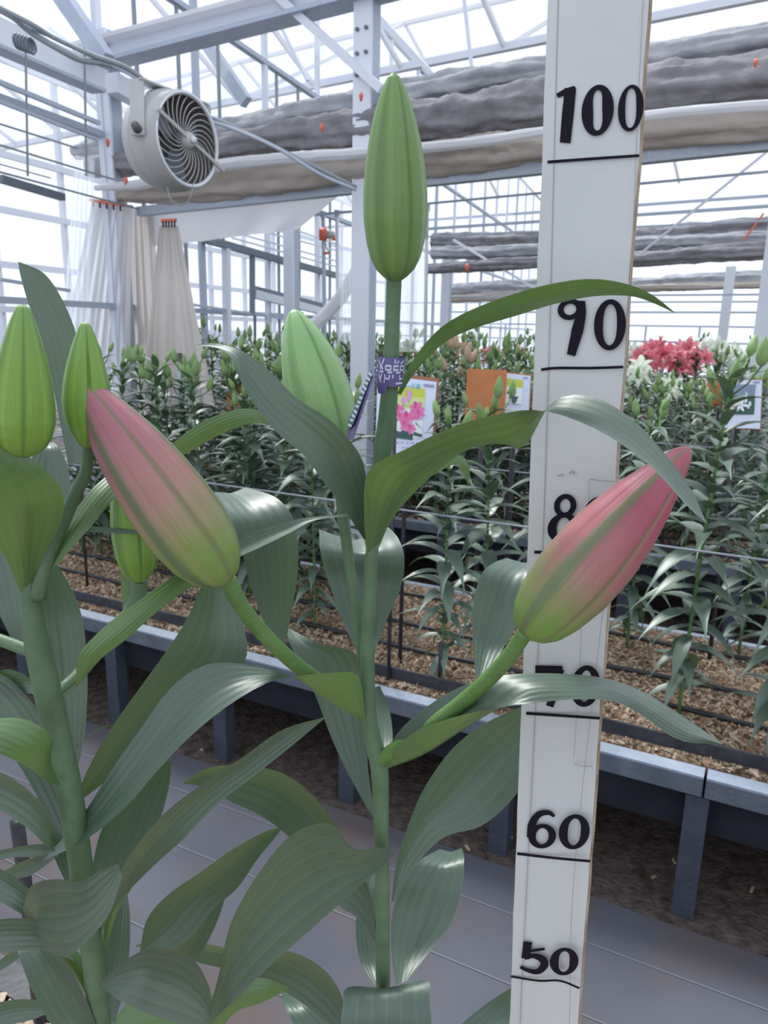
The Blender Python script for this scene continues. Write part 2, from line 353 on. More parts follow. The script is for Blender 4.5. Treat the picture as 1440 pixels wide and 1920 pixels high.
# side wall on the left: window with panes, mullions and rails
wall = empty('wall_left', W(300, 600), kind='structure')
bar('base_wall', Vector((0, 0, .2))+WU*-2-WN*-WC, Vector((0, 0, .2))+WU*22+WN*WC, .12, .4, M['alu'], wall) if False else None
def wp(u, z, dc=0): return WN*(WC+dc)+WU*u+Vector((0, 0, z))
bar('base_wall', wp(-1, .25), wp(20, .25), .12, .5, M['alu'], wall)
zs = [.5, 1.46, 2.45, 3.45, 4.6]
win = empty('window_1', wp(5, 1), kind='structure')
for i in range(21):
    u = -1+i
    bar('mullion', wp(u, .5), wp(u, 4.6), .035, .05, M['alu'] if i % 3 else M['steel'], win, up=WU)
    for z0, z1 in zip(zs, zs[1:]):
        slab('pane', [wp(u+.02, z0), wp(u+.98, z0), wp(u+.98, z1), wp(u+.02, z1)], .004, M['glass'], win)
for z in zs: bar('window_rail', wp(-1, z), wp(20, z), .05, .035, M['steel'], win)
for u in (4.35, 4.8, 5.3, 6.2, 6.6, 7.3): bar('glazing_bar', wp(u, .5), wp(u, 3.45), .02, .02, M['wire'], win, up=WU)
for a, b, ww, mm in [((383, 448), (632, 517), 11, 'dsteel'), ((475, 540), (628, 578), 7, 'dsteel'), ((475, 551), (628, 590), 13, 'alu'), ((340, 568), (545, 600), 4, 'steel'),
                     ((473, 475), (473, 588), 8, 'dsteel'), ((424, 462), (426, 660), 12, 'alu'), ((0, 335), (118, 370), 13, 'dsteel'), ((0, 524), (130, 545), 6, 'steel'),
                     ((500, 560), (500, 680), 5, 'alu'), ((560, 585), (562, 680), 14, 'steel'), ((478, 592), (478, 680), 4, 'dsteel')]:
    wbar('window_bar', a, b, ww, M[mm], win, -.06)
nb = empty('wall_outside', wp(5, 1, 3.5), kind='structure')
for i in range(22): bar('outside_rafter', wp(-3+i*1.1, .2, 4), wp(-3+i*1.1, 4.2, 4), .06, .06, M['alu'], nb, up=WU); bar('outside_rafter', wp(-3+i*1.1, 4.2, 4), wp(-3+i*1.1, 6.2, 7), .06, .06, M['alu'], nb, up=WU)
for z in (.5, 1.0, 1.5, 2.0, 2.6, 3.2, 4.2): bar('outside_rail', wp(-4, z, 3.95), wp(21, z, 3.95), .05, .07, M['alu'], nb)
for i in range(4): slab('outside_sheet', [wp(-3+i*5.5, .2, 4.2), wp(2+i*5.5, .2, 4.2), wp(2+i*5.5, 1.3, 4.2), wp(-3+i*5.5, 1.3, 4.2)], .02, M['alu'], nb)
# pipes and wires running along the side wall
pipes = empty('pipe_rack', W(100, 250, -.3), 'grey pipes and thin wires running along the left glass wall below the fan', 'pipes')
for a, b, ww, mm in [((-40, 138), (186, 231), 8, 'steel'), ((-40, 175), (183, 262), 6, 'steel'), ((-40, 220), (145, 278), 3, 'wire'), ((-40, 260), (215, 337), 3, 'wire'),
                     ((-40, 297), (95, 334), 2, 'wire'), ((-40, 312), (260, 392), 3, 'wire')]:
    wbar('pipe', a, b, ww, M[mm], pipes, -.25)
for a, b in [((435, 446), (630, 500)), ((455, 440), (632, 490)), ((505, 437), (632, 470)), ((545, 428), (632, 458))]: wbar('wire', a, b, 2.6, M['alu'], pipes, -.2)
for x in (48, 158): wbar('hanger', (x, 90), (x+4, 330), 3, M['wire'], pipes, -.25)
gut = empty('trim_9', W(80, 120, -.15), kind='structure')
wbar('gutter_beam', (-60, 38), (186, 148), 46, M['alu'], gut, -.15, .08); wbar('gutter_lip', (-60, 68), (186, 172), 6, M['steel'], gut, -.2, .1)
wbar('gutter_beam', (210, 155), (262, 185), 34, M['alu'], gut, -.15, .08)

# posts
def post(a, b, wpx, label, plane=T, dc=0, extra=True):
    A = plane(*a, dc); s = px(A, wpx)
    top = A; bot = Vector((A.x, A.y, 0)); root = empty('steel_post', bot, label, 'post')
    bar('post_shaft', bot, top, s*.8, s*.82, M['steel'], root, up=TU)
    bar('post_flange', bot-TN*s*.42, top-TN*s*.42, s*.14, s, M['alu'], root, up=TU)
    bar('base_plate', bot+Vector((0, 0, .0)), bot+Vector((0, 0, .012)), s*1.8, s*1.8, M['steel'], root, up=TU)
    if extra:
        for y in (60, 105, 145):
            q = plane(a[0]-s*0, y, dc); c = Vector((A.x, A.y, q.z))-TN*(s*.49)
            for sx in (-.25, .25): tube('bolt', [c+TU*s*sx, c+TU*s*sx-TN*.012], .009, M['dsteel'], root, 6)
    return root
post((692, -40), (692, 660), 41, 'tall galvanised post behind the tallest bud')
post((199, 60), (199, 300), 36, 'galvanised post at the left wall behind the hanging fan', extra=False)
post((547, 400), (547, 660), 24, 'slim grey post against the side windows beyond the curtain', plane=W, dc=-.35, extra=False)
P4 = PN(1452, 400, TN, 2.75)
post((1478, 360), (1420, 700), 48, 'grey steel post at the right edge behind the photo card', dc=.9, extra=False)
post((840, 480), (840, 660), 16, 'far thin post left of the white ruler', dc=4.6, extra=False)
post((1372, 500), (1355, 680), 17, 'far thin post above the white lilies at the right', dc=6.5, extra=False)

# truss, girders, braces (plane of the posts)
tr = empty('ceiling_truss', T(400, 60), 'white roof girder and grey braces above the fan', 'girder'); tr['kind'] = 'structure'
wbar('girder', (150, 112), (760, -48), 44, M['alu'], tr, .02, .10, T)
wbar('girder_lip', (150, 92), (760, -66), 8, M['rollw'], tr, -.03, .16, T); wbar('girder_lip', (150, 134), (760, -22), 8, M['steel'], tr, -.03, .14, T)
wbar('brace', (515, -12), (716, 168), 15, M['alu'], tr, -.06, .03, T)
wbar('brace', (700, 20), (822, 152), 9, M['alu'], tr, .8, .03, T)
wbar('rafter', (380, 70), (462, 192), 22, M['steel'], tr, 1.4, .06, T)
wbar('brace', (100, -30), (200, 115), 30, M['steel'], tr, -.3, .06, T)
wbar('stay', (528, 52), (577, 152), 5, M['alu'], tr, 1.4, .02, T)
wbar('stay', (868, -20), (885, 132), 6, M['alu'], tr, 2.6, .02, T)
wbar('lower_beam', (262, 397), (1500, 262), 20, M['steel'], tr, .03, .05, T)
# roof: panes between glazing bars, rising toward the viewer and falling again beyond the eave
roof = empty('ceiling', T(800, 100, 3.2), kind='structure')
E0 = PN(580, 157, TN, 6.3); E1 = PN(1440, -3, TN, 6.3); ze = (E0.z+E1.z)/2
def rp(t, c, z): return TU*t+TN*c+Vector((0, 0, z))
for side in (0, 1, 2):
    for i in range(20):
        t = -9+i*1.0
        if side == 0: q = [(t, 6.3, ze), (t+1, 6.3, ze), (t+1, -1.5, ze+4.1), (t, -1.5, ze+4.1)]
        elif side == 1: q = [(t, 6.3, ze), (t+1, 6.3, ze), (t+1, 9.5, ze+1.7), (t, 9.5, ze+1.7)]
        else: q = [(t, 9.5, ze+1.7), (t+1, 9.5, ze+1.7), (t+1, 12.7, ze), (t, 12.7, ze)]
        C4 = [rp(*a) for a in q]; sh = WU*0
        d = TU*.015
        slab('pane', [C4[0]+d, C4[1]-d, C4[2]-d, C4[3]+d], .004, M['glass'], roof)
        if side == 0 or i % 3 == 0: bar('glazing_bar', C4[0], C4[3], .03, .045, M['rollw'], roof)  # pale material stands in for glare on the roof bars
bar('eave_purlin', rp(-9, 6.3, ze), rp(11, 6.3, ze), .06, .06, M['alu'], roof)
bar('ridge_purlin', rp(-9, 9.5, ze+1.7), rp(11, 9.5, ze+1.7), .05, .05, M['rollw'], roof)
for c in (4.2, 2.0): bar('purlin', rp(-9, c, ze+(6.3-c)*4.1/7.8-.05), rp(11, c, ze+(6.3-c)*4.1/7.8-.05), .05, .05, M['alu'], roof)
# far gable wall beyond the last beds
fw = empty('wall_back', rp(0, 15, 1), kind='structure')
for z in (.9, 1.25, 1.55, 2.0, 3.8): bar('wall_rail', rp(-14, 15.5, z), rp(12, 15.5, z), .04, .03 if z < 2.5 else .05, M['steel'], fw)
for i in range(27): bar('wall_mullion', rp(-14+i, 15.5, 0), rp(-14+i, 15.5, 3.8 if i % 8 == 0 else 1.55), .03, .03, M['steel'], fw, up=TU)
for i in range(26): slab('pane', [rp(-14+i+.02, 15.55, .2), rp(-13+i-.02, 15.55, .2), rp(-13+i-.02, 15.55, 3.8), rp(-14+i+.02, 15.55, 3.8)], .004, M['glass'], fw)
# overhead pipes crossing between the spans
ov = empty('overhead_pipes', T(1200, 400, 1), 'thin horizontal pipes and wires crossing the bright opening behind the ruler', 'pipes')
for a, b, ww, dc in [((800, 382), (1480, 318), 4, .5), ((330, 426), (790, 385), 4, .3), ((790, 430), (1480, 384), 5, 1.6), ((790, 444), (1480, 412), 3, 1.6),
                     ((840, 556), (1480, 552), 3, 6), ((840, 585), (1480, 586), 3, 6.5)]:
    wbar('pipe', a, b, ww, M['steel'], ov, dc, None, T)
wbar('stay_wire', (1195, 480), (1440, 283), 4, M['alu'], ov, .9, None, T)
wbar('stay_wire', (850, 450), (1010, 545), 4, M['alu'], ov, 4, None, T)
wbar('stay_wire', (1395, 450), (1432, 400), 3, M['red'], ov, 4, None, T)

# rolled shade cloths along the beam
def roll(name, label, pts, m, dc, seed, fl=1.0, group=None, depth_r=1.0, cat='shade cloth'):
    P3 = [T(x, y, dc) for x, y, ww in pts]; rad = [px(q, ww)/2 for q, (x, y, ww) in zip(P3, pts)]
    def lump(t, a):
        L = t*len(pts)
        return 1+fl*(.16*noise.noise(Vector((L*3.1, cos(a)*1.3+seed, sin(a)*1.3)))+.10*noise.noise(Vector((L*9, cos(a)*3, sin(a)*3+seed)))+.07*sin(3*a+L*2+seed)+.06*sin(7*a-L*1.3)+.05*abs(sin(11*a+L*.6))+.05*noise.noise(Vector((L*2.2, a*4, seed*3))))
    o = tube(name, P3, rad, M[m], None, 48, 140, lump, label=label, cat=cat, group=group); return o
roll('shade_cloth_roll', 'pale grey fluffy top roll of shade cloth above the beam', [(142, 285, 24), (225, 272, 42), (440, 246, 42), (560, 218, 52), (690, 195, 44), (850, 160, 48), (1010, 132, 44), (1240, 108, 50), (1500, 62, 56)], 'rollg', .10, 1, 1.3)
roll('shade_cloth_roll', 'dark grey middle roll of shade cloth along the beam', [(172, 312, 34), (300, 300, 44), (450, 268, 46), (600, 248, 54), (720, 235, 60), (860, 218, 74), (1010, 194, 70), (1240, 168, 80), (1500, 140, 84)], 'rolld', .02, 2, 1.2)
roll('shade_cloth_roll', 'narrow pale rolled sheet with a bright upper edge under the dark roll', [(180, 352, 10), (270, 345, 18), (400, 312, 20), (520, 298, 20), (640, 290, 18), (860, 270, 18), (1010, 248, 16), (1240, 214, 18), (1500, 192, 20)], 'rollw', -.14, 3, .6)
roll('shade_cloth_roll', 'beige sagging shade cloth resting on the grey beam', [(200, 368, 18), (300, 358, 44), (450, 338, 58), (600, 321, 60), (760, 303, 60), (900, 288, 58), (1010, 275, 56), (1240, 250, 56), (1500, 226, 58)], 'rollb', .0, 4, 1.0)
far_rolls = [([(812, 452, 18), (900, 452, 22), (1010, 448, 20), (1200, 446, 22), (1300, 436, 26), (1500, 420, 28)], 'rolld', 4.2, 'upper dark bundle of the far shade rolls above the lily beds'),
             ([(812, 474, 16), (900, 474, 17), (1010, 468, 16), (1200, 458, 18), (1300, 454, 20), (1500, 444, 20)], 'rollg', 4.1, 'grey bundle directly below the upper dark far bundle'),
             ([(800, 505, 12), (900, 498, 15), (1010, 492, 15), (1200, 486, 18), (1300, 478, 20), (1500, 468, 22)], 'rolld', 4.0, 'lowest bundle of the far shade rolls over the orange signs'),
             ([(845, 545, 16), (930, 540, 20), (1010, 538, 20), (1200, 534, 18), (1300, 528, 20), (1500, 518, 20)], 'rollg', 7.5, 'faint grey roll of cloth farthest away, upper of two'),
             ([(845, 560, 10), (930, 556, 11), (1010, 554, 11), (1200, 540, 8), (1300, 538, 9), (1500, 532, 9)], 'rollb', 7.4, 'faint beige roll of cloth farthest away, lower of two')]
for i, (pts, m, dc, lab) in enumerate(far_rolls): roll('shade_cloth_roll', lab, [(x, y, q*1.35) for x, y, q in pts], m, dc, 10+i, 1.2)
for i, (x, y) in enumerate([(202, 268), (604, 240), (677, 182), (1417, 118), (876, 502), (236, 340)]):
    q = T(x, y, -.16 if i < 4 or i == 5 else 3.8); s = px(q, 4.5)
    tube('clip', [q+Vector((0, 0, s*1.6)), q+Vector((0, 0, s*.5)), q-Vector((0, 0, s*1.6))], [s*.5, s, s*.4], M['red'], None, 8,
         label=['red clip at the top of the left wall post', 'red clip on the dark roll left of the tallest bud', 'red clip beside the tall post above the roll', 'red clip on the cloth at the upper right edge', 'red clip on the far dark roll left of the ruler', 'red clip low on the rolls behind the fan'][i], cat='clip', group='red clips on the shade cloth')
# heavy cable draped down from the upper left
cab = empty('cable_bundle', T(300, 160, -.6), 'grey cable bundle sloping down from the upper left past the fan', 'cable')
def cablept(l, dc0, dc1): return [T(x, y, dc0+(dc1-dc0)*i/(len(l)-1)) for i, (x, y) in enumerate(l)]
l1 = [(-40, -6), (50, 40), (100, 70), (170, 102), (240, 128), (290, 168), (330, 190), (372, 210), (440, 240), (520, 278), (600, 318), (668, 352)]
tube('cable', cablept(l1, -1.2, -.15), .010, M['wire'], cab, 8, 60)
tube('cable', cablept([(x, y+4+5*sin(i*2)) for i, (x, y) in enumerate(l1)], -1.18, -.17), .008, M['steel'], cab, 8, 60)
tube('cable', cablept([(-40, 0), (20, 30), (60, 62), (110, 92), (150, 112), (200, 120), (240, 134)], -1.2, -.8), .012, M['wire'], cab, 8, 50)
for j in range(5):
    c = T(34+j*6, 78+j*2, -1.05); s = .030
    ring = [c+U*s*cos(a)+(F*.8+R*.3)*s*sin(a) for a in np.linspace(0, 2*pi, 17)]
    tube('cable_loop', ring, .006, M['dsteel'], cab, 6)

# ------------------------------------------------------------ hanging fan
def make_fan():
    d = 2.75; c = P(352, 263, d); ax = (.86*R-.16*U-.46*F).normalized(); s = ax.cross(U).normalized(); t = s.cross(ax).normalized()
    Rf = .162; root = empty('circulation_fan', c, 'round light grey circulation fan with spiral grille, hanging at the upper left', 'fan')
    def ring(z, r, n=48): return [c+ax*z+(s*cos(2*pi*k/n)+t*sin(2*pi*k/n))*r for k in range(n)]
    prof = [(0, Rf-.014), (.006, Rf-.004), (.004, Rf+.002), (-.06, Rf+.002), (-.066, Rf+.012), (-.12, Rf+.014), (-.126, Rf+.004), (-.175, Rf-.01), (-.19, Rf-.03)]
    vs = []; fs = []; n = 48
    for z, r in prof: vs += ring(z, r)
    for i in range(len(prof)-1):
        for k in range(n): fs.append((i*n+k, i*n+(k+1) % n, (i+1)*n+(k+1) % n, (i+1)*n+k))
    link('housing', mesh('housing', shift(vs, root), fs), root, M['fan'])
    vs = ring(0, Rf-.014)+ring(-.10, Rf-.02); fs = [(k, (k+1) % n, (k+1) % n+n, k+n) for k in range(n)]+[tuple(range(n, 2*n))]
    link('inner_duct', mesh('inner_duct', shift(vs, root), fs), root, M['fdark'])
    rr = ring(.002, Rf-.006); tube('rim', rr+[rr[0]], .006, M['alu'], root, 6)
    for k in range(26):
        a0 = 2*pi*k/26; pts = []
        for j in range(9):
            q = j/8; r = .022+(Rf-.034)*q; a = a0+1.15*q**1.1-.2*q
            pts.append(c+ax*(-.004-.014*(1-q)*0+.006*sin(pi*q))+(s*cos(a)+t*sin(a))*r)
        tube('grille_vane', pts, .0021, M['fan'], root, 5)
    for k in range(3):   # blades behind the grille
        a = 2*pi*k/3+.4; e = s*cos(a)+t*sin(a); f2 = -s*sin(a)+t*cos(a)
        q = [c-ax*.05+e*.03-f2*.02, c-ax*.05+e*(Rf-.03)-f2*.05, c-ax*.075+e*(Rf-.03)+f2*.05, c-ax*.065+e*.03+f2*.02]
        slab('blade', q, .003, M['dsteel'], root)
    tube('hub', [c-ax*.03, c-ax*.0, c+ax*.02, c+ax*.026], [.03, .03, .024, .008], M['fan'], root, 20)
    tube('bearing', [c+ax*.026, c+ax*.036], [.014, .010], M['alu'], root, 12)
    e = (s*cos(.35)+t*sin(.35)); e = -(R-U*.43+F*2.02).normalized(); e = (e-ax*e.dot(ax)).normalized()
    bar('cross_strut', c+e*(Rf+.012)+ax*.016, c-e*(Rf+.03)+ax*.016, .012, .008, M['fan'], root, up=ax)
    # bracket
    k0 = P(258, 242, 2.62); k1 = P(256, 148, 2.62)
    bar('bracket_arm', k0-Vector((0, 0, .02)), k1, .05, .006, M['fan'], root, up=-F)
    k2 = P(385, 165, 2.9)
    tube('bracket_knob', [k0, k0-F*.03], [.016, .014], M['fdark'], root, 14)
    bar('bracket_top', k1, k1-ax.cross(Vector((0, 0, 1))).normalized()*.34, .05, .006, M['fan'], root)
    bar('bracket_arm', k1-ax.cross(Vector((0, 0, 1))).normalized()*.34, k1-ax.cross(Vector((0, 0, 1))).normalized()*.34-Vector((0, 0, .2)), .05, .006, M['fan'], root, up=-F)
    pts = [P(x, y, 2.72) for x, y in ((314, 352), (318, 370), (332, 383), (350, 380), (360, 362), (361, 346))]
    tube('pull_cord', pts, .0022, M['wire'], root, 6, 20)
make_fan()

# ------------------------------------------------------------ gauze curtains at the left
def drape(name, label, tl, tr_, bl, br, m, dc, folds, amp, seed, cat='curtain', plane=T, mid=None):
    nx, ny = 120, 26; rr = random.Random(seed); ph = [rr.uniform(0, 6) for _ in range(4)]; vs = []
    A, B, C_, D = plane(*tl, dc), plane(*tr_, dc), plane(*bl, dc), plane(*br, dc); nrm = TN
    for j in range(ny+1):
        q = j/ny; l = A.lerp(C_, q); r = B.lerp(D, q)
        if mid: 
            k = sin(pi*q)*mid; l = l.lerp(r, k*.5); r = r.lerp(l, k*.5)
        for i in range(nx+1):
            p = i/nx; x = p+.012*sin(2*pi*folds*p*.37+ph[3]+q*2)
            dz = amp*(.35+.65*q)*(sin(2*pi*folds*x+ph[0]+.8*sin(q*2+p*5))+.5*sin(2*pi*folds*2.3*x+ph[1]-q)+.35*sin(2*pi*folds*.45*x+ph[2]+q*1.5))
            vs.append(l.lerp(r, p)+nrm*dz)
    fs = [(j*(nx+1)+i, j*(nx+1)+i+1, (j+1)*(nx+1)+i+1, (j+1)*(nx+1)+i) for j in range(ny) for i in range(nx)]
    return link(name, mesh(name, vs, fs), None, M[m], label=label, cat=cat)
drape('gauze_curtain', 'white gauze curtain gathered under red hooks left of the cream one', (172, 380), (250, 384), (95, 760), (240, 760), 'drape', -.05, 9, .022, 1)
drape('gauze_curtain', 'beige gauze curtain hanging in the corner between two lighter ones', (225, 386), (290, 392), (225, 760), (318, 760), 'draped', .12, 6, .022, 2)
drape('gauze_curtain', 'cream gauze curtain narrow at its top with a small red hook rail', (298, 424), (334, 424), (262, 760), (400, 760), 'draped', -.10, 7, .02, 3)
drape('gauze_curtain', 'sheer gauze strip hanging beside the left wall post', (140, 290), (178, 300), (112, 760), (165, 760), 'film', -.2, 5, .015, 4)
drape('pale_sheet', 'pale cream sheet stretched below the beam right of the curtains', (272, 398), (640, 362), (290, 462), (560, 430), 'rollw', .14, 2, .008, 5, cat='sheet')
drape('plastic_film', 'clear plastic film hanging beside the post behind the tallest bud', (640, 470), (672, 462), (640, 640), (672, 640), 'film', .02, 2, .008, 6, cat='plastic film')
drape('plastic_film', 'clear plastic film hanging right of the tallest bud', (722, 470), (803, 448), (722, 660), (795, 660), 'film', .05, 2, .008, 7, cat='plastic film')
roll('rolled_film', 'bundle of rolled white film slanting down beside the crank pole', [(668, 505, 20), (640, 555, 24), (600, 600, 24), (560, 640, 22)], 'rollw', .3, 30, .5, cat='rolled film')
for nm, x0, x1, y0, y1, lab in [('hook_rail', 168, 232, 375, 385, 'red hook rail holding the white gauze curtain'), ('hook_rail', 303, 330, 414, 413, 'small red hook rail holding the cream curtain')]:
    root = empty(nm, T(x0, y0, -.1), lab, 'hook rail')
    bar('rail_strip', T(x0, y0, -.1), T(x1, y1, -.1), .012, .02, M['red'], root)
    for i in range(5):
        q = T(x0+(x1-x0)*(i+.5)/5, y0+(y1-y0)*(i+.5)/5+5, -.12); tube('hook', [q+Vector((0, 0, .012)), q-Vector((0, 0, .02))], .006, M['black'], root, 6)
# crank poles with red reel
cp = empty('crank_pole', T(608, 640, .6), 'thin grey crank pole carrying a red and grey reel', 'crank pole')
wbar('pole', (606, 398), (610, 690), 5, M['steel'], cp, .6, None, T); wbar('pole_cap', (606, 396), (606, 408), 8, M['steel'], cp, .6, None, T)
q = T(608, 439, .5); s = px(q, 1)
tube('reel_drum', [q-R*s*9, q+R*s*4, q+R*s*4.5], [s*11, s*12, s*10], M['red'], cp, 20); tube('reel_housing', [q+R*s*4, q+R*s*12, q+R*s*20], [s*9, s*7, s*4], M['fan'], cp, 14)
tube('reel_knob', [q+R*s*14-U*s*8, q+R*s*22-U*s*8], [s*4, s*4], M['red'], cp, 10)
tube('crank_arm', [q-U*s*12, q-U*s*30+R*s*6, q-U*s*34+R*s*9, q-U*s*36-R*s*2], s*1.2, M['wire'], cp, 6); tube('crank_grip', [q-U*s*36-R*s*1, q-U*s*35+R*s*9], s*2.6, M['red'], cp, 8)
p2 = empty('guide_pole', T(633, 640, .5), 'pale straight guide pole right of the crank pole', 'pole')
wbar('pole', (632, 398), (634, 690), 5, M['alu'], p2, .5, None, T); wbar('pole_cap', (632, 394), (632, 406), 8, M['steel'], p2, .5, None, T)
p3 = empty('guide_pole', T(800, 640, .5), 'grey upright pole just right of the tallest bud', 'pole')
wbar('pole', (801, 384), (797, 660), 5, M['steel'], p3, .5, None, T); wbar('pole_cap', (801, 384), (801, 396), 8, M['steel'], p3, .5, None, T)

# ------------------------------------------------------------ measuring board
BL = [P(1027, 0, .372), P(955, 1920, .527)]; BR_ = [P(1217, 0, .352), P(1084, 1920, .507)]
def make_board():
    dl = (BL[1]-BL[0]); dr = (BR_[1]-BR_[0]); k = (ZR-BL[1].z)/dl.z; k2 = (ZR-BR_[1].z)/dr.z
    a, b = BL[0]-dl*.12, BR_[0]-dr*.12; c, d = BR_[1]+dr*k2, BL[1]+dl*k
    root = empty('measuring_board', (c+d)/2, 'tall white wooden measuring board with handwritten black height numbers', 'ruler')
    nr = (b-a).cross(d-a).normalized()
    if nr.dot(CAM-a) < 0: nr = -nr
    rg = random.Random(2); n = 60; L = []; Rr = []
    for i in range(n+1):   # slightly worn, uneven edges
        q = i/n; L.append(a.lerp(d, q)+(b-a).normalized()*rg.uniform(-.0004, .0004)); Rr.append(b.lerp(c, q)+(b-a).normalized()*(rg.uniform(-.0006, .0004)))
    vs = L+Rr; fs = [(i, i+1, n+2+i, n+1+i) for i in range(n)]
    vs2 = [v-nr*.009 for v in vs]; m0 = len(vs); allv = vs+vs2
    f2 = [tuple(m0+x for x in reversed(f)) for f in fs]
    edge = [(i+m0, i+1+m0, i+1, i) for i in range(n)]+[(n+1+i, n+2+i, n+2+i+m0, n+1+i+m0) for i in range(n)]+[(0, n+1, n+1+m0, m0), (n, n+m0, 2*n+1+m0, 2*n+1)]
    me = mesh('plank', shift(allv, root), fs+f2+edge); me.materials.append(M['board']); me.materials.append(M['wood'])
    for i, p in enumerate(me.polygons):
        if i >= len(fs)+len(f2)+n: p.material_index = 1
    plank = link('plank', me, root, None, False)
    def on(x, y, h=.0004):
        v = ray(x, y); t = (a-CAM).dot(nr)/v.dot(nr); return CAM+v*t+nr*h
    def stroke(pts, wd, h=.0004, steps=None):
        if steps is None: steps = max(2, 6*(len(pts)-1))
        wd = wd if hasattr(wd, '__len__') else [wd]*len(pts)
        cs = [cr([(x, y, 0) for x, y in pts], i/steps) for i in range(steps+1)]; ws = np.interp(np.linspace(0, 1, steps+1), np.linspace(0, 1, len(wd)), wd)
        vs = []; 
        for i, q in enumerate(cs):
            dd = cs[min(i+1, steps)]-cs[max(i-1, 0)]; nn = Vector((-dd.y, dd.x, 0)).normalized()*ws[i]/2
            vs += [on(q.x+nn.x, q.y+nn.y, h), on(q.x-nn.x, q.y-nn.y, h)]
        return vs, [(2*i, 2*i+1, 2*i+3, 2*i+2) for i in range(steps)]
    def oval(cx, cy, rx, ry, slant, side, thin, h=.0004, rot=0):
        vs = []; n = 36
        for k in range(n+1):
            t = 2*pi*k/n; x = rx*sin(t); y = -ry*cos(t); wv = thin+(side-thin)*abs(sin(t+rot))**1.3
            f = 1-wv/math.hypot(rx, ry)*1.0
            ix, iy = x-wv*sin(t), y+wv*cos(t)*(thin/side+.2 if side else 1)
            vs += [on(cx+x-slant*y, cy+y, h), on(cx+ix-slant*iy, cy+iy, h)]
        return vs, [(2*i, 2*i+1, 2*i+3, 2*i+2) for i in range(n)]
    def glyph(name, parts):
        vs, fs = join_data(parts); link(name, mesh(name, shift(vs, plank), fs), plank, M['ink'], False)
    glyph('digit_one', [stroke([(1070, 166), (1065, 215), (1060, 268)], [21, 22, 20]), stroke([(1045, 180), (1062, 172), (1079, 164)], [8, 12, 6], .0005)])
    glyph('digit_zero', [oval(1121, 207, 30, 48, .08, 22, 12, rot=.3)])
    glyph('digit_zero', [oval(1183, 203, 24, 44, .08, 14, 8, rot=.3)])
    glyph('digit_nine', [oval(1069, 580, 23, 20, .1, 11, 9), stroke([(1091, 564), (1090, 588), (1083, 620), (1071, 666)], [13, 18, 22, 16], .0005)])
    glyph('digit_zero', [oval(1144, 609, 30, 48, .03, 17, 11)])
    glyph('digit_eight', [oval(1060, 948, 21, 22, .06, 11, 9), oval(1057, 990, 30, 28, .08, 17, 10, .0005)])
    glyph('digit_zero', [oval(1120, 975, 30, 44, .1, 18, 12)])
    glyph('digit_seven', [stroke([(1004, 1256), (1030, 1256), (1055, 1256)], [18, 17, 16]), stroke([(1050, 1254), (1042, 1288), (1031, 1324)], [17, 16, 14], .0005)])
    glyph('digit_zero', [oval(1098, 1286, 28, 39, .08, 17, 11)])
    glyph('digit_six', [stroke([(1040, 1530), (1028, 1523), (1010, 1527), (998, 1545), (996, 1570)], [6, 9, 12, 15, 16]), oval(1017, 1567, 26, 23, .05, 14, 9, .0005)])
    glyph('digit_zero', [oval(1077, 1559, 29, 33, .08, 17, 10)])
    glyph('digit_five', [stroke([(990, 1765), (988, 1780), (985, 1797)], [17, 16, 15]), stroke([(994, 1782), (1008, 1780), (1022, 1778)], [5, 6, 5], .0005),
                         stroke([(984, 1795), (1000, 1791), (1017, 1797), (1021, 1808), (1010, 1820), (993, 1819), (976, 1812)], [8, 9, 14, 16, 11, 8, 6], .0006)])
    glyph('digit_zero', [oval(1058, 1802, 27, 26, .06, 17, 9)])
    for l, wd in [([(1027, 304), (1110, 298), (1199, 292)], 5.5), ([(1015, 693), (1045, 690), (1110, 690), (1169, 688)], 5), ([(1002, 1035), (1075, 1036), (1150, 1037)], 5.5),
                  ([(987, 1337), (1050, 1341), (1125, 1346)], 5.5), ([(970, 1600), (1040, 1608), (1107, 1614)], 5), ([(958, 1830), (1010, 1838), (1050, 1838), (1087, 1852)], 4)]:
        glyph('mark_line', [stroke(l, wd)])
    pl = [stroke([(1047, 0), (1020, 960), (975, 1920)], 1.6, .0003, 20), stroke([(1206, 0), (1165, 800), (1080, 1600), (1068, 1920)], 1.4, .0003, 30),
          stroke([(1105, 900), (1103, 960), (1087, 1250), (1076, 1420)], 1.2, .0003, 12), stroke([(1105, 898), (1125, 901), (1152, 903)], 1.8, .0003), stroke([(1077, 1430), (1090, 1436), (1112, 1436)], 1.8, .0003)]
    pl += [stroke([(1045, 893), (1052, 890), (1057, 893)], 2.5, .0003), stroke([(1068, 888), (1073, 884), (1078, 888)], 3.5, .0003)]
    vs, fs = join_data(pl); link('pencil_marks', mesh('pencil_marks', shift(vs, plank), fs), plank, M['pencil'], False)
make_board()

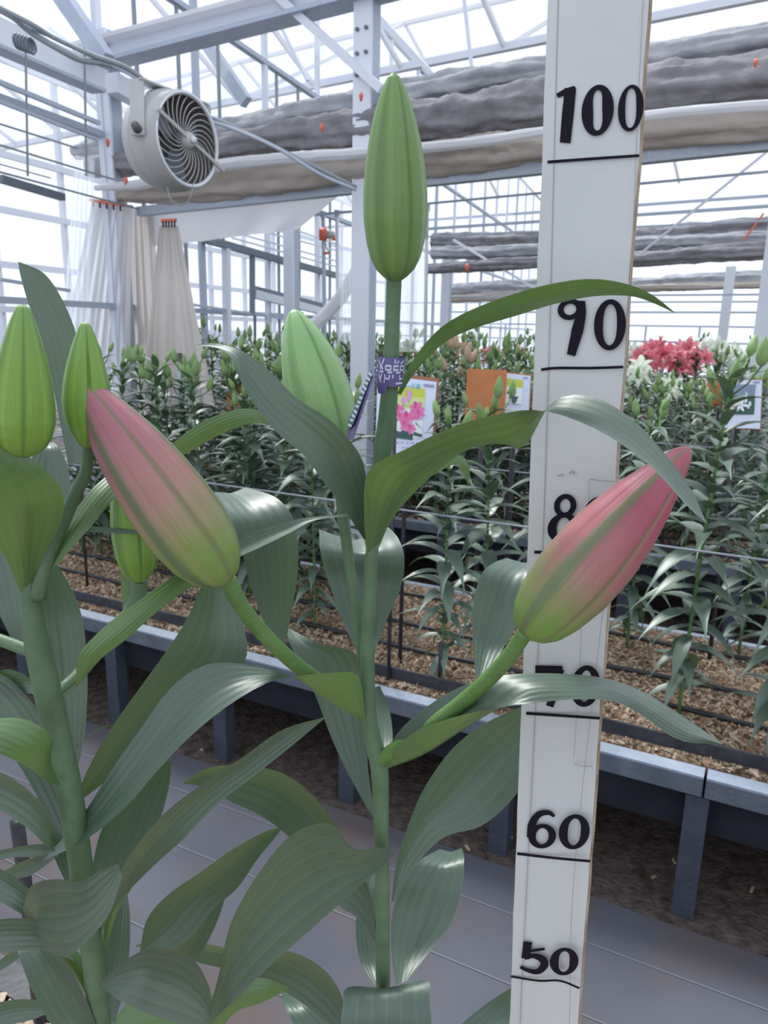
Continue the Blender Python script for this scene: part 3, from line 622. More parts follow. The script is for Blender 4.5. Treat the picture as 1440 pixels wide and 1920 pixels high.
# ------------------------------------------------------------ the two large lilies
def DC(y): return .362+(y-140)*.150/1760      # distance of the middle lily's stem at that height
def DL(y): return .335+(y-600)*.105/1300      # distance of the left lily's stem
cent = empty('lily_plant', P(718, 1920, DC(1920)), 'large lily in the middle with an upright green bud and two pink side buds', 'plant')
left = empty('lily_plant', P(190, 1920, DL(1920)), 'large lily at the left with thick pale stem and fat green buds', 'plant')
for o in (cent, left): o.location.z = ZR
def leaf(parent, st, off, tilt=.0, side='T', frac=.3, cup=.10, m='leaf', D=None, wave=.0, seed=0):
    D = D or (DC if parent is cent else DL)
    n = len(st); nl, nw = 30, 10
    A = []; B = []; Md = []
    for i, s in enumerate(st):
        t = i/(n-1); o = float(np.interp(t, np.linspace(0, 1, len(off)), off))
        if len(s) == 4: ax, ay, bx, by = s; mx = my = None
        else: ax, ay, mx, my, bx, by = s
        d = D((ay+by)/2)+o; env = min(1, math.hypot(ax-bx, ay-by)/60+.15)
        a = P(ax, ay, d-tilt/2*env); b = P(bx, by, d+tilt/2*env)
        A.append(a); B.append(b); Md.append(P(mx, my, d-.004) if mx is not None else None)
    vs = []; uv = []
    base = [(a+b)/2 for a, b in zip(A, B)]
    mids = []
    for i in range(n):
        if Md[i] is not None: mids.append(Md[i]); continue
        d = base[min(i+1, n-1)]-base[max(i-1, 0)]; nn = d.cross(B[i]-A[i])
        nn = nn.normalized() if nn.length > 1e-9 else Vector((0, 0, 1)); mids.append((i, nn))
    j = max(1, min(n-2, round(frac*(n-1)))) if n > 2 else 0
    dd = base[min(j+1, n-1)]-base[max(j-1, 0)]; nk = dd.cross(B[j]-A[j]); tocam = nk.dot(CAM-base[j]) > 0
    want = (side == 'T'); flip = tocam != want     # flip so that the wanted face looks at the viewer there
    sg = -1 if not flip else 1
    Mf = []
    for i, q in enumerate(mids):
        if isinstance(q, tuple): Mf.append(base[i]+q[1]*sg*cup*(B[i]-A[i]).length)
        else: Mf.append(q)
    rs = random.Random(seed or len(st)*7+int(st[0][0])); ph = rs.uniform(0, 6)
    for i in range(nl+1):
        t = i/nl; a, b, c = cr(A, t), cr(B, t), cr(Mf, t); mid = (a+b)/2; off_ = c-mid; wd = (b-a).length
        nn = (cr(base, min(1, t+.02))-cr(base, max(0, t-.02))).cross(b-a); nn = nn.normalized() if nn.length > 1e-9 else Vector((0, 0, 1))
        for k in range(nw+1):
            u = k/nw; q = a.lerp(b, u)+off_*1.15*(1-(abs(2*u-1)+.0)**1.2)
            if wave: q += nn*wave*wd*sin(t*11+ph+(u > .5)*2.2)*abs(2*u-1)**2
            vs.append(q); uv.append((u, t))
    fs = [(i*(nw+1)+k, i*(nw+1)+k+1, (i+1)*(nw+1)+k+1, (i+1)*(nw+1)+k) for i in range(nl) for k in range(nw)]
    if not flip: pass
    # geometric normal of quad (k, k+1, next): along-width x along-length = -(length x width)
    if not flip: fs = [f[::-1] for f in fs]
    me = mesh('leaf', shift(vs, parent), fs); ul = me.uv_layers.new(name='UVMap')
    li = [l.vertex_index for l in me.loops]; ul.data.foreach_set('uv', [c for i in li for c in uv[i]])
    return link('leaf', me, parent, M[m])

def bud(parent, tip, base, wpx, dt, db, tint, roll=0, peak=.35, blunt=.5, prof=None, name='bud', lobes=.062, label=None):
    a = P(*base, db); b = P(*tip, dt); ax = b-a; L = ax.length; ax.normalize(); s = ax.cross(F).normalized(); t = s.cross(ax).normalized()
    Rm = wpx*((dt+db)/2)/FPX/2; nu, nv = 144, 56; vs = []; uv = []; colr = []
    prof = prof or [(0, .20), (.02, .38), (.06, .62), (.12, .80), (.2, .92), (.32, 1), (.45, .99), (.58, .91), (.7, .78), (.8, .63), (.88, .47), (.94, .32), (.98, .19), (1, .05)]
    xs = [q[0] for q in prof]; ys = [q[1] for q in prof]
    for j in range(nv+1):
        v = j/nv; v = .5-.5*cos(pi*v) if True else v; pr = float(np.interp(v, xs, ys)); bend = s*0
        for i in range(nu+1):
            ph = 2*pi*i/nu+roll
            g = abs(((ph*3/(2*pi)) % 1)-.5)*2            # 1 at the three seams, 0 on the three keels
            keel = math.exp(-((g)/.17)**4); seam = math.exp(-((1-g)/.08)**2); side2 = math.exp(-((g-.36)/.07)**2)
            amt = min(1, 4*v*(1.02-v)+.1)
            r = Rm*pr*(1-lobes*.8*seam*amt*1.3+lobes*.6*keel*amt-lobes*.25*side2*amt)
            vs.append(a+ax*(L*v)+(s*cos(ph)+t*sin(ph))*r); uv.append((i/nu, v)); colr.append((*tint(v, g, keel, seam, side2, ph-roll), 1))
    fs = [(j*(nu+1)+i, j*(nu+1)+i+1, (j+1)*(nu+1)+i+1, (j+1)*(nu+1)+i) for j in range(nv) for i in range(nu)]
    me = mesh('bud', shift(vs, parent), fs); ul = me.uv_layers.new(name='UVMap'); li = [l.vertex_index for l in me.loops]
    ul.data.foreach_set('uv', [c for i in li for c in uv[i]])
    ca = me.color_attributes.new('tint', 'FLOAT_COLOR', 'POINT'); ca.data.foreach_set('color', [c for q in colr for c in q])
    me.materials.append(M['bud']); o = link(name, me, parent, None)
    if label: o['label'] = label
    return o
def mixc(a, b, k): k = min(1, max(0, k)); return tuple(a[i]*(1-k)+b[i]*k for i in range(3))
def green_tint(base, keelc, rib, tipc):
    def f(v, g, keel, seam, s2, ph):
        c = mixc(base, tipc, (v-.6)*1.6); c = mixc(c, rib, s2*.35); c = mixc(c, keelc, keel*.65); c = mixc(c, (.07, .14, .03), seam*.55); return c
    return f
def pink_tint(deep, pale, greenk, basec, edge):
    def f(v, g, keel, seam, s2, ph):
        k = (v-edge)/.45+.12*noise.noise(Vector((ph*3, v*5, 0)))
        body = mixc(mixc(basec, pale, k*1.5), deep, (k-.55)*1.3)
        c = mixc(body, greenk, keel*.95*(1.05-.25*v)); c = mixc(c, (.17, .19, .09), seam*.8); c = mixc(c, pale, s2*.25)
        return c
    return f
G1 = green_tint((.15, .26, .080), (.10, .20, .06), (.22, .36, .13), (.165, .30, .11))
G2 = green_tint((.17, .32, .05), (.09, .19, .05), (.30, .42, .10), (.18, .33, .10))
G3 = green_tint((.24, .42, .17), (.14, .28, .10), (.28, .45, .19), (.25, .43, .20))
K1 = pink_tint((.38, .15, .19), (.39, .225, .18), (.12, .17, .085), (.19, .29, .08), .20)
K2 = pink_tint((.37, .085, .135), (.36, .17, .155), (.135, .18, .085), (.16, .28, .065), .12)
# middle lily
def stalk(parent, pts, offs, wp0, wp1, m='stalk', D=None, name='bud_stalk'):
    D = D or (DC if parent is cent else DL)
    P3 = [P(x, y, D(y)+o) for (x, y), o in zip(pts, offs)]; n = len(pts)
    rad = [px(q, wp0+(wp1-wp0)*i/(n-1))/2 for i, q in enumerate(P3)]
    return tube(name, P3, rad, M[m], parent, 14, 8*(n-1))
cs = [(739, 522), (736, 600), (733, 680), (728, 760), (717, 850), (704, 960), (697, 1040), (692, 1130), (689, 1230), (691, 1340), (702, 1400), (712, 1450), (715, 1560), (717, 1700), (718, 1850), (718, 1925)]
P3 = [P(x, y, DC(y)) for x, y in cs]; e = P3[-1]; P3 += [Vector((e.x, e.y, e.z-.12)), Vector((e.x, e.y, ZR-.02))]
rad = [px(q, w_)/2 for q, w_ in zip(P3, [29, 28, 30, 33, 34, 26, 24, 25, 27, 30, 33, 33, 28, 27, 27, 27, 27, 27])]
tube('stem', P3, rad, M['stem'], cent, 16, 130)
bud(cent, (738, 136), (741, 526), 121, .352, DC(520), G1, roll=.55, label='upright green bud at the top')
bud(cent, (146, 710), (424, 1090), 158, .335, .385, K1, roll=1.05, label='pink and green bud leaning left', prof=[(0, .22), (.03, .5), (.08, .72), (.16, .9), (.28, 1), (.42, .98), (.56, .90), (.7, .76), (.82, .58), (.9, .43), (.96, .28), (.985, .19), (1, .05)])
bud(cent, (1293, 838), (984, 1190), 156, .355, .385, K2, roll=1.5, label='deep pink bud leaning right over the board', prof=[(0, .22), (.03, .5), (.08, .72), (.16, .88), (.30, 1), (.46, .99), (.6, .88), (.74, .69), (.84, .50), (.91, .36), (.96, .24), (.985, .15), (1, .03)])
bud(cent, (549, 581), (628, 845), 122, .43, .44, G3, roll=.75, label='pale green bud behind the left leaf')
stalk(cent, [(426, 1084), (455, 1140), (500, 1195), (560, 1250), (620, 1292), (690, 1345)], [-.045, -.04, -.03, -.015, .0, .0], 32, 26)
stalk(cent, [(986, 1184), (950, 1236), (900, 1288), (840, 1338), (775, 1383), (712, 1425)], [-.07, -.062, -.05, -.035, -.015, -.0], 30, 30)
stalk(cent, [(628, 842), (636, 905), (645, 980), (658, 1080), (676, 1210), (690, 1330)], [.03, .024, .018, .014, .010, .004], 24, 18, 'stem')
L = leaf
L(cent, [(745, 738, 752, 740), (762, 697, 777, 700), (799, 642, 826, 648), (845, 601, 880, 619), (920, 566, 975, 590), (1012, 537, 1040, 570), (1100, 523, 1110, 556), (1170, 531, 1180, 555), (1222, 552, 1224, 568), (1264, 585, 1263, 586)], [0, -.01, -.03, -.05, -.055, -.05], .012, 'U', cup=.08)
L(cent, [(690, 1036, 706, 1036), (683, 965, 735, 970), (690, 880, 795, 905), (757, 840, 868, 850), (845, 800, 935, 834), (940, 777, 985, 838), (1010, 771, 1035, 752), (1088, 793, 1108, 740), (1160, 828, 1178, 778), (1230, 880, 1238, 842), (1290, 948, 1292, 915), (1325, 982, 1325, 981)], [0, -.02, -.03, -.045, -.065, -.09, -.12, -.135], .02, 'U', frac=.3, cup=.10, wave=.03)
L(cent, [(683, 1012, 690, 1012), (650, 962, 690, 940), (608, 905, 682, 870), (568, 852, 655, 825), (520, 812, 612, 782), (480, 762, 558, 748), (450, 712, 500, 690), (428, 664, 450, 656), (395, 650, 400, 643), (356, 650, 357, 649)], [0, -.02, -.03, -.03, -.02, .0], .008, 'T', cup=.12)
L(cent, [(655, 963, 655, 967), (580, 970, 590, 976), (510, 984, 540, 1001), (470, 999, 488, 1026), (440, 1020, 440, 1048), (400, 1050, 395, 1070)], [.01, 0, 0, 0, 0], -.01, 'T', cup=.15)
L(cent, [(300, 850, 330, 862), (370, 797, 400, 822), (430, 771, 452, 799), (480, 768, 490, 794), (530, 790, 525, 805), (560, 830, 550, 835)], [.05, .03, .015, .02, .03], .0, 'U', cup=.05)
L(cent, [(515, 1207, 535, 1207), (488, 1150, 548, 1140), (466, 1085, 558, 1075), (452, 1025, 557, 1005), (432, 975, 545, 962), (408, 938, 512, 930), (402, 922, 460, 914)], [.05, .05, .045, .04, .055, .09], .01, 'T', cup=.10)
L(cent, [(676, 1235, 700, 1232), (645, 1170, 722, 1170), (616, 1090, 750, 1105), (601, 1035, 758, 1048), (599, 1005, 747, 1010), (598, 992, 728, 988)], [.02, .04, .05, .05, .065, .09], -.005, 'T', cup=.16)
L(cent, [(893, 1278, 903, 1282), (886, 1200, 940, 1222), (888, 1130, 975, 1160), (902, 1078, 1000, 1100), (925, 1056, 1012, 1060), (950, 1046, 1020, 1046)], [-.03, .0, .012, .02, .035, .06], -.004, 'T', cup=.12)
L(cent, [(721, 1424, 727, 1438, 719, 1412), (775, 1374, 792, 1408, 762, 1356), (850, 1345, 872, 1358, 832, 1304), (930, 1328, 935, 1322, 897, 1276), (1010, 1317, 990, 1290, 960, 1264), (1085, 1311, 1070, 1288, 1050, 1263), (1150, 1315, 1150, 1295, 1140, 1273), (1205, 1342, 1212, 1325, 1215, 1302), (1275, 1388, 1282, 1370, 1288, 1348), (1356, 1396, 1356, 1396, 1356, 1395)], [0, -.035, -.05, -.055, -.05, -.03, .0], .022, 'T', frac=.6, cup=.1)
L(cent, [(734, 1690, 740, 1692), (745, 1610, 775, 1628), (772, 1530, 832, 1570), (800, 1470, 900, 1550), (850, 1402, 955, 1505), (912, 1355, 992, 1450), (985, 1322, 1020, 1380), (1040, 1300, 1045, 1320)], [0, .02, .035, .05, .06, .06], .015, 'T', cup=.14)
L(cent, [(742, 1845, 765, 1838), (733, 1780, 805, 1785), (736, 1710, 846, 1730), (760, 1650, 866, 1665), (790, 1612, 870, 1610), (825, 1592, 866, 1590)], [0, .02, .035, .045, .06, .09], .0, 'T', cup=.12)
L(cent, [(698, 1532, 704, 1534), (655, 1455, 690, 1440), (622, 1385, 688, 1350), (592, 1305, 684, 1285), (560, 1240, 665, 1225), (541, 1200, 600, 1206), (539, 1178, 545, 1180)], [.0, .03, .045, .05, .055, .07], .0, 'T', cup=.10)
L(cent, [(714, 1425, 722, 1430), (700, 1385, 736, 1390), (698, 1330, 730, 1330), (700, 1290, 712, 1285)], [.01, .03, .05, .06], 0, 'T')
L(cent, [(685, 1346, 676, 1348), (672, 1268, 650, 1335), (620, 1262, 605, 1308), (555, 1268, 548, 1268), (500, 1281, 455, 1245), (425, 1325, 385, 1247), (350, 1387, 322, 1288), (290, 1451, 265, 1365), (235, 1514, 210, 1442), (160, 1575, 150, 1535), (80, 1615, 80, 1613)], [-.005, -.02, -.035, -.05, -.065, -.075, -.07], .012, 'U', frac=.12, cup=.10)
L(cent, [(385, 1080, 436, 1080), (356, 1150, 455, 1165), (318, 1212, 457, 1245), (262, 1290, 365, 1330), (204, 1372, 262, 1412), (165, 1442, 202, 1462), (142, 1497, 150, 1502)], [.0, -.01, -.02, -.03, -.03], .012, 'T', frac=.2, cup=.12)
L(cent, [(730, 1588, 740, 1602), (700, 1590, 712, 1630), (662, 1590, 682, 1655), (628, 1550, 640, 1692), (590, 1546, 592, 1735), (538, 1572, 541, 1780), (490, 1630, 492, 1824), (452, 1690, 455, 1862), (428, 1745, 430, 1885), (412, 1820, 412, 1902), (385, 1925, 386, 1926)], [-.01, -.03, -.045, -.06, -.07, -.075, -.07], .012, 'T', frac=.5, cup=.06)
L(cent, [(705, 1742, 701, 1765), (690, 1662, 672, 1722), (652, 1582, 632, 1695), (612, 1522, 588, 1622), (570, 1476, 545, 1572), (520, 1446, 490, 1530), (450, 1435, 430, 1502), (390, 1440, 385, 1476), (341, 1468, 342, 1469)], [.0, .02, .03, .04, .045, .05], .014, 'T', frac=.6, cup=.14)
L(cent, [(655, 1960, 640, 1965), (647, 1885, 622, 1928), (612, 1822, 570, 1884), (545, 1784, 520, 1852), (470, 1785, 465, 1826), (380, 1768, 375, 1806), (310, 1757, 320, 1785), (254, 1772, 255, 1775)], [-.01, .02, .03, .035, .04, .05], .014, 'T', frac=.6, cup=.12)
L(cent, [(700, 1850, 735, 1850), (650, 1852, 800, 1838), (643, 1885, 806, 1880), (640, 1930, 809, 1930), (655, 2010, 800, 2010), (720, 2090, 740, 2090)], [-.005, -.025, -.045, -.05, -.05], .0, 'T', cup=.06)
L(cent, [(670, 1990, 680, 1985), (575, 1950, 650, 1930), (535, 1890, 590, 1880), (528, 1858, 545, 1862)], [0, .03, .05, .08], 0, 'T')
L(cent, [(705, 1855, 716, 1855), (676, 1805, 716, 1800), (667, 1740, 714, 1730), (675, 1690, 706, 1670), (690, 1645, 700, 1640)], [0, .03, .045, .06], 0, 'T')
L(cent, [(380, 1935, 400, 1950), (395, 1868, 440, 1900), (480, 1834, 490, 1880), (540, 1850, 540, 1856)], [.0, -.0, .0, .01], 0, 'U')
L(cent, [(792, 858, 800, 898), (840, 852, 848, 872), (868, 856, 862, 880), (880, 878, 870, 890), (879, 908, 878, 909)], [-.01, -.01, -.01, 0], 0, 'U')
L(cent, [(690, 1036, 695, 1036), (684, 1015, 692, 1005), (688, 990, 692, 985)], [.0, .004, .004], 0, 'U')
# leaves low right
L(cent, [(780, 2010, 830, 2010), (860, 1925, 935, 1960), (915, 1880, 985, 1900), (985, 1835, 1010, 1850)], [.02, .05, .07, .08], 0, 'T')

# left lily
ls = [(55, 1085), (58, 1130), (70, 1210), (88, 1290), (108, 1380), (128, 1470), (144, 1570), (158, 1670), (172, 1780), (188, 1925)]
P3 = [P(x, y, DL(y)) for x, y in ls]; e = P3[-1]; P3 += [Vector((e.x, e.y, e.z-.12)), Vector((e.x, e.y, ZR-.02))]
rad = [px(q, w_)/2 for q, w_ in zip(P3, [30, 34, 46, 50, 46, 46, 44, 42, 40, 40, 40, 40])]
tube('stem', P3, rad, M['stem'], left, 16, 110)
bud(left, (43, 571), (42, 856), 118, .30, .318, G2, roll=.52, label='fat green bud at the left edge', prof=[(0, .2), (.03, .5), (.08, .74), (.15, .91), (.25, 1), (.38, .97), (.52, .87), (.66, .71), (.8, .52), (.9, .36), (.96, .24), (.985, .17), (1, .05)])
bud(left, (160, 604), (162, 838), 86, .335, .345, G2, roll=.25, lobes=.13, label='ribbed green bud behind the pink one', prof=[(0, .2), (.04, .4), (.12, .7), (.25, .93), (.38, 1), (.52, .93), (.66, .78), (.8, .58), (.9, .4), (.96, .27), (.985, .19), (1, .06)])
bud(left, (236, 830), (262, 1092), 84, .42, .42, G2, roll=1.3, lobes=.10, label='green bud hanging behind the leaning pink bud')
stalk(left, [(42, 852), (40, 930), (48, 1030), (55, 1095)], [-.02, -.01, .0, .0], 26, 30)
stalk(left, [(163, 832), (162, 880), (140, 930), (108, 1000), (82, 1060), (70, 1120)], [.0, .002, .004, .005, .0, .0], 20, 32, 'stem')
stalk(left, [(262, 1088), (257, 1122), (228, 1172), (182, 1222), (146, 1264), (106, 1299)], [.05, .05, .045, .03, .015, .0], 32, 19, 'stem')
stalk(left, [(-60, 1180), (0, 1200), (60, 1222)], [.01, .005, 0], 22, 24, 'stem', name='side_branch')
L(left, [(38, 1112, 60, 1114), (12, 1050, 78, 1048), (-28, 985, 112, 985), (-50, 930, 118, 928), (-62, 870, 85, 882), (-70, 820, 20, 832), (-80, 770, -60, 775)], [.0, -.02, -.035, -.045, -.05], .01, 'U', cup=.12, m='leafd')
L(left, [(128, 870, 152, 868), (112, 790, 156, 795), (98, 718, 158, 722), (78, 640, 147, 642), (52, 565, 122, 572), (38, 515, 84, 514), (34, 491, 36, 491)], [.03, .045, .05, .055, .06], .0, 'T', cup=.12)
L(left, [(60, 1010, 105, 1000), (48, 940, 131, 938), (52, 880, 128, 882), (72, 838, 112, 840), (85, 828, 100, 829)], [.02, .03, .035, .05], 0, 'T', cup=.1)
L(left, [(68, 1085, 78, 1085), (92, 1055, 115, 1050), (125, 985, 168, 990), (165, 925, 205, 945), (205, 888, 235, 910), (250, 850, 270, 870)], [.0, .005, .015, .03, .05], .0, 'U', cup=.1)
L(left, [(120, 1470, 138, 1465), (105, 1390, 158, 1385), (85, 1270, 164, 1260), (72, 1160, 152, 1150), (66, 1090, 118, 1075), (70, 1045, 90, 1042)], [.02, .035, .045, .05, .05], 0, 'T', cup=.08)
L(left, [(22, 1200, 45, 1200), (-15, 1120, 58, 1110), (-30, 1050, 42, 1040), (-30, 985, 15, 990)], [.02, .03, .04, .05], 0, 'T', cup=.1)
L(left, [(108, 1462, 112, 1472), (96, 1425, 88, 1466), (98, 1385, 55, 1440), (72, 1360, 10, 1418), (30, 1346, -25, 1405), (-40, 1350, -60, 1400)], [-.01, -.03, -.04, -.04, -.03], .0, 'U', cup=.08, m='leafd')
L(left, [(105, 1575, 103, 1597), (92, 1532, 92, 1592), (62, 1490, 58, 1558), (15, 1455, 10, 1525), (-45, 1435, -50, 1495)], [-.01, -.02, -.02, -.01], .01, 'T', cup=.14)
L(left, [(128, 1590, 145, 1588), (90, 1530, 145, 1500), (45, 1450, 118, 1420), (0, 1385, 80, 1345), (-30, 1340, 20, 1275), (-60, 1290, -40, 1250)], [.015, .03, .04, .05], 0, 'T', cup=.12)
L(left, [(-50, 1300, -50, 1350), (0, 1258, 5, 1310), (40, 1262, 50, 1300), (80, 1290, 85, 1310)], [.05, .05, .04], 0, 'T')
L(left, [(130, 1670, 148, 1668), (95, 1590, 150, 1580), (70, 1500, 150, 1500), (62, 1420, 120, 1420), (70, 1370, 85, 1372)], [.02, .03, .04, .05], 0, 'T', cup=.1)
L(left, [(168, 1760, 190, 1760), (170, 1690, 232, 1690), (176, 1610, 272, 1620), (195, 1545, 298, 1545), (235, 1480, 316, 1480), (290, 1430, 322, 1428)], [.02, .04, .05, .06, .06], 0, 'T', cup=.08)
L(left, [(115, 1305, 120, 1306), (141, 1285, 155, 1275), (148, 1228, 190, 1235), (200, 1172, 235, 1200), (262, 1125, 292, 1150), (328, 1078, 352, 1105), (385, 1050, 395, 1080)], [-.02, -.03, -.035, -.02, .01, .02], .006, 'U', cup=.12)
L(left, [(186, 1742, 192, 1745), (202, 1690, 222, 1692), (240, 1608, 292, 1620), (305, 1528, 342, 1575), (380, 1470, 408, 1508), (455, 1420, 480, 1452), (530, 1368, 545, 1400), (611, 1344, 611, 1345)], [.0, -.01, -.015, -.01, .0, .02], .01, 'T', cup=.14)
L(left, [(190, 1920, 215, 1918), (188, 1850, 234, 1850), (192, 1780, 243, 1780), (205, 1720, 244, 1720), (220, 1680, 240, 1680)], [.03, .04, .05, .06], 0, 'T', cup=.1)
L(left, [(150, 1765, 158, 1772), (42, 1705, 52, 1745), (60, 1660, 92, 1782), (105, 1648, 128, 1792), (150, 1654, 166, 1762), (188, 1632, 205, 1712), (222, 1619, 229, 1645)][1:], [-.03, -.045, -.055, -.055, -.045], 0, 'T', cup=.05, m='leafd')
L(left, [(-40, 1605, -40, 1622), (30, 1588, 30, 1607), (85, 1583, 82, 1610), (110, 1595, 108, 1606)], [.02, .02, .01], 0, 'T')
L(left, [(-50, 1665, -40, 1690), (10, 1632, 20, 1652), (50, 1612, 60, 1640), (100, 1600, 100, 1612)], [.03, .02, .01], 0, 'T')
L(left, [(110, 1720, 118, 1740), (70, 1680, 50, 1718), (20, 1640, 0, 1690), (-40, 1610, -50, 1660)], [-.02, -.025, -.02], 0, 'T', cup=.14)
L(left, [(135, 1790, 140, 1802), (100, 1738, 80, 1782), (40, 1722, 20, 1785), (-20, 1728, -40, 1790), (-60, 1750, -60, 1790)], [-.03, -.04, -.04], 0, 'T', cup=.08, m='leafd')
L(left, [(-40, 1830, -50, 1850), (0, 1800, 10, 1815), (35, 1775, 45, 1790), (80, 1770, 80, 1780)], [.01, .01, 0], 0, 'T')
L(left, [(175, 1965, 190, 1960), (105, 1930, 172, 1900), (62, 1860, 140, 1830), (38, 1800, 100, 1780), (30, 1770, 60, 1765)], [-.01, -.01, -.01, .0], 0, 'T', cup=.12)
L(left, [(168, 1880, 170, 1890), (140, 1830, 162, 1840), (105, 1790, 150, 1790), (70, 1770, 120, 1760)], [.0, .0, .0, .0], 0, 'U')
L(left, [(-40, 1890, -40, 1950), (20, 1875, 10, 1925), (76, 1876, 60, 1912), (110, 1895, 90, 1900)], [-.0, .0, .0], 0, 'T')
L(left, [(262, 1785, 262, 1790), (275, 1725, 345, 1768), (312, 1680, 400, 1705), (372, 1638, 445, 1665), (440, 1590, 482, 1612), (500, 1558, 512, 1575), (529, 1551, 529, 1553)], [.04, .05, .05, .06], .008, 'T', cup=.12)
L(left, [(330, 1800, 370, 1800), (350, 1750, 400, 1745), (378, 1700, 420, 1690), (405, 1650, 428, 1640), (425, 1615, 430, 1615)], [.08, .08, .085], 0, 'T')
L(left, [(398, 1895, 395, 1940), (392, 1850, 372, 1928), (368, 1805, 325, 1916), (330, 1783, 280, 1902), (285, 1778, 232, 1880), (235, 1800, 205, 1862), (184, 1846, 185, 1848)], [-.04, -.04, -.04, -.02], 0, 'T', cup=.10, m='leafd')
L(left, [(205, 1930, 225, 1935), (240, 1880, 270, 1960), (300, 1860, 330, 1960), (380, 1870, 400, 1940)], [.0, .01, .02], 0, 'U')
L(left, [(232, 1190, 256, 1188), (228, 1110, 248, 1110), (223, 1040, 236, 1040), (222, 1000, 230, 1000)], [.05, .055, .055], 0, 'U')
L(left, [(120, 990, 120, 993), (175, 987, 175, 998), (235, 992, 235, 1000), (290, 1000, 290, 1002)], [.04, .04, .04], 0, 'T')
L(left, [(-40, 715, -40, 780), (-5, 715, 0, 740), (2, 705, 6, 716)], [.04, .04, .04], 0, 'U')
L(left, [(140, 1400, 142, 1403), (165, 1378, 166, 1382), (190, 1362, 190, 1366), (215, 1360, 215, 1362)], [.03, .04, .05], 0, 'T')
L(left, [(190, 1770, 200, 1775), (205, 1700, 222, 1705), (228, 1650, 250, 1660)], [.01, .0, .0], 0, 'U')
# purple name band round the middle stem
def band():
    c0 = P(734, 668, DC(668)); c1 = P(731, 722, DC(722)); ax = (c0-c1).normalized(); root = empty('plant_label', c1, 'purple and white paper label looped round the middle stem', 'label')
    s = ax.cross(F).normalized(); t = s.cross(ax).normalized(); r = px(c0, 27); n = 28; vs = []; L_ = (c0-c1).length
    for i in range(n+1):
        a = 2*pi*i/n
        for q in (0, .5, 1): vs.append(c1+ax*(L_*q)+(s*cos(a)*r+t*sin(a)*r)*(1+.04*(q-.5)))
    fs = [(3*i+k, 3*i+k+1, 3*i+k+4, 3*i+k+3) for i in range(n) for k in (0, 1)]
    link('band', mesh('band', shift(vs, root), fs), root, M['purple'])
    rg = random.Random(3); sg = -1 if t.dot(F) > 0 else 1
    def onb(x, z, h=.0003):   # x -1..1 across the front, z 0..1 up
        a = x*1.35; d = s*sin(a)+t*sg*cos(a); return c1+ax*(L_*z)+d*(r*(1+.04*(z-.5))+h)
    def stk(pts, wd, nm='printed_mark'):
        vs = []; fs = []
        P_ = []
        for (x0, z0), (x1, z1) in zip(pts, pts[1:]):
            for k in range(4): P_.append((x0+(x1-x0)*k/4, z0+(z1-z0)*k/4))
        P_.append(pts[-1])
        for i, (x, z) in enumerate(P_):
            x2, z2 = P_[min(i+1, len(P_)-1)]; x1, z1 = P_[max(i-1, 0)]; dx, dz = x2-x1, z2-z1; l = math.hypot(dx, dz) or 1
            vs += [onb(x-dz/l*wd, z+dx/l*wd), onb(x+dz/l*wd, z-dx/l*wd)]
        return vs, [(2*i, 2*i+1, 2*i+3, 2*i+2) for i in range(len(P_)-1)]
    S = [[(-.9, .5), (1, .5)], [(-.75, .58), (-.75, .72), (-.5, .72), (-.5, .58), (-.75, .58)], [(-.75, .42), (-.75, .28), (-.5, .28), (-.5, .42)], [(-.4, .72), (-.15, .72), (-.15, .58), (-.4, .6)],
         [(-.12, .42), (-.12, .3)], [(.0, .58), (.0, .72), (.25, .72), (.25, .58), (0, .58)], [(.05, .42), (.05, .28), (.28, .28), (.28, .42)], [(.35, .95), (.5, .7), (.4, .58)], [(.5, .58), (.7, .9)],
         [(.75, .6), (.85, .72)], [(.45, .42), (.55, .2), (.65, .42)], [(.3, .08), (.3, .25)], [(.5, .08), (.5, .2)], [(-.7, .9), (-.5, .8)], [(-.4, .9), (-.3, .8)], [(-.2, .95), (-.2, .8)], [(-.8, .15), (-.3, .12)]]
    vs, fs = join_data([stk(p, .035) for p in S]); link('printed_mark', mesh('printed_mark', shift(vs, root), fs), root, M['ptext'], False)
    # free tail of the label, hanging to the left
    q = [P(696, 690, .395), P(700, 706, .385), P(662, 822, .395), P(651, 824, .405), P(652, 790, .407)]
    slab('label_tail', q, .0005, M['purple'], root)
    q2 = [P(696, 690, .3935), P(697, 700, .3895), P(655, 800, .3985), P(652, 812, .4035), P(652, 790, .4055)]
    slab('label_tail_print', [P(694, 693, .3925), P(697, 703, .3865), P(662, 795, .3945), P(653, 806, .4025), P(654, 790, .4045)], .0002, M['pgreen'], root)
    tm = []
    for i in range(12):
        f_ = i/11; cx_, cy_ = 694-38*f_, 700+95*f_; dd = .3855+.0125*f_
        a_, b_ = P(cx_-3, cy_+2*rg.uniform(-1, 1), dd), P(cx_+3, cy_+4+rg.uniform(-2, 2), dd-.001)
        tm.append(box_between(a_, b_, .0003, .0012))
    vs, fs = join_data(tm); link('printed_mark', mesh('printed_mark', shift(vs, root), fs), root, M['ptext'], False)
    q = [P(706, 718, .40), P(724, 718, .396), P(722, 738, .397), P(709, 738, .401)]
    slab('band_end', q, .0005, M['purple'], root)
band()

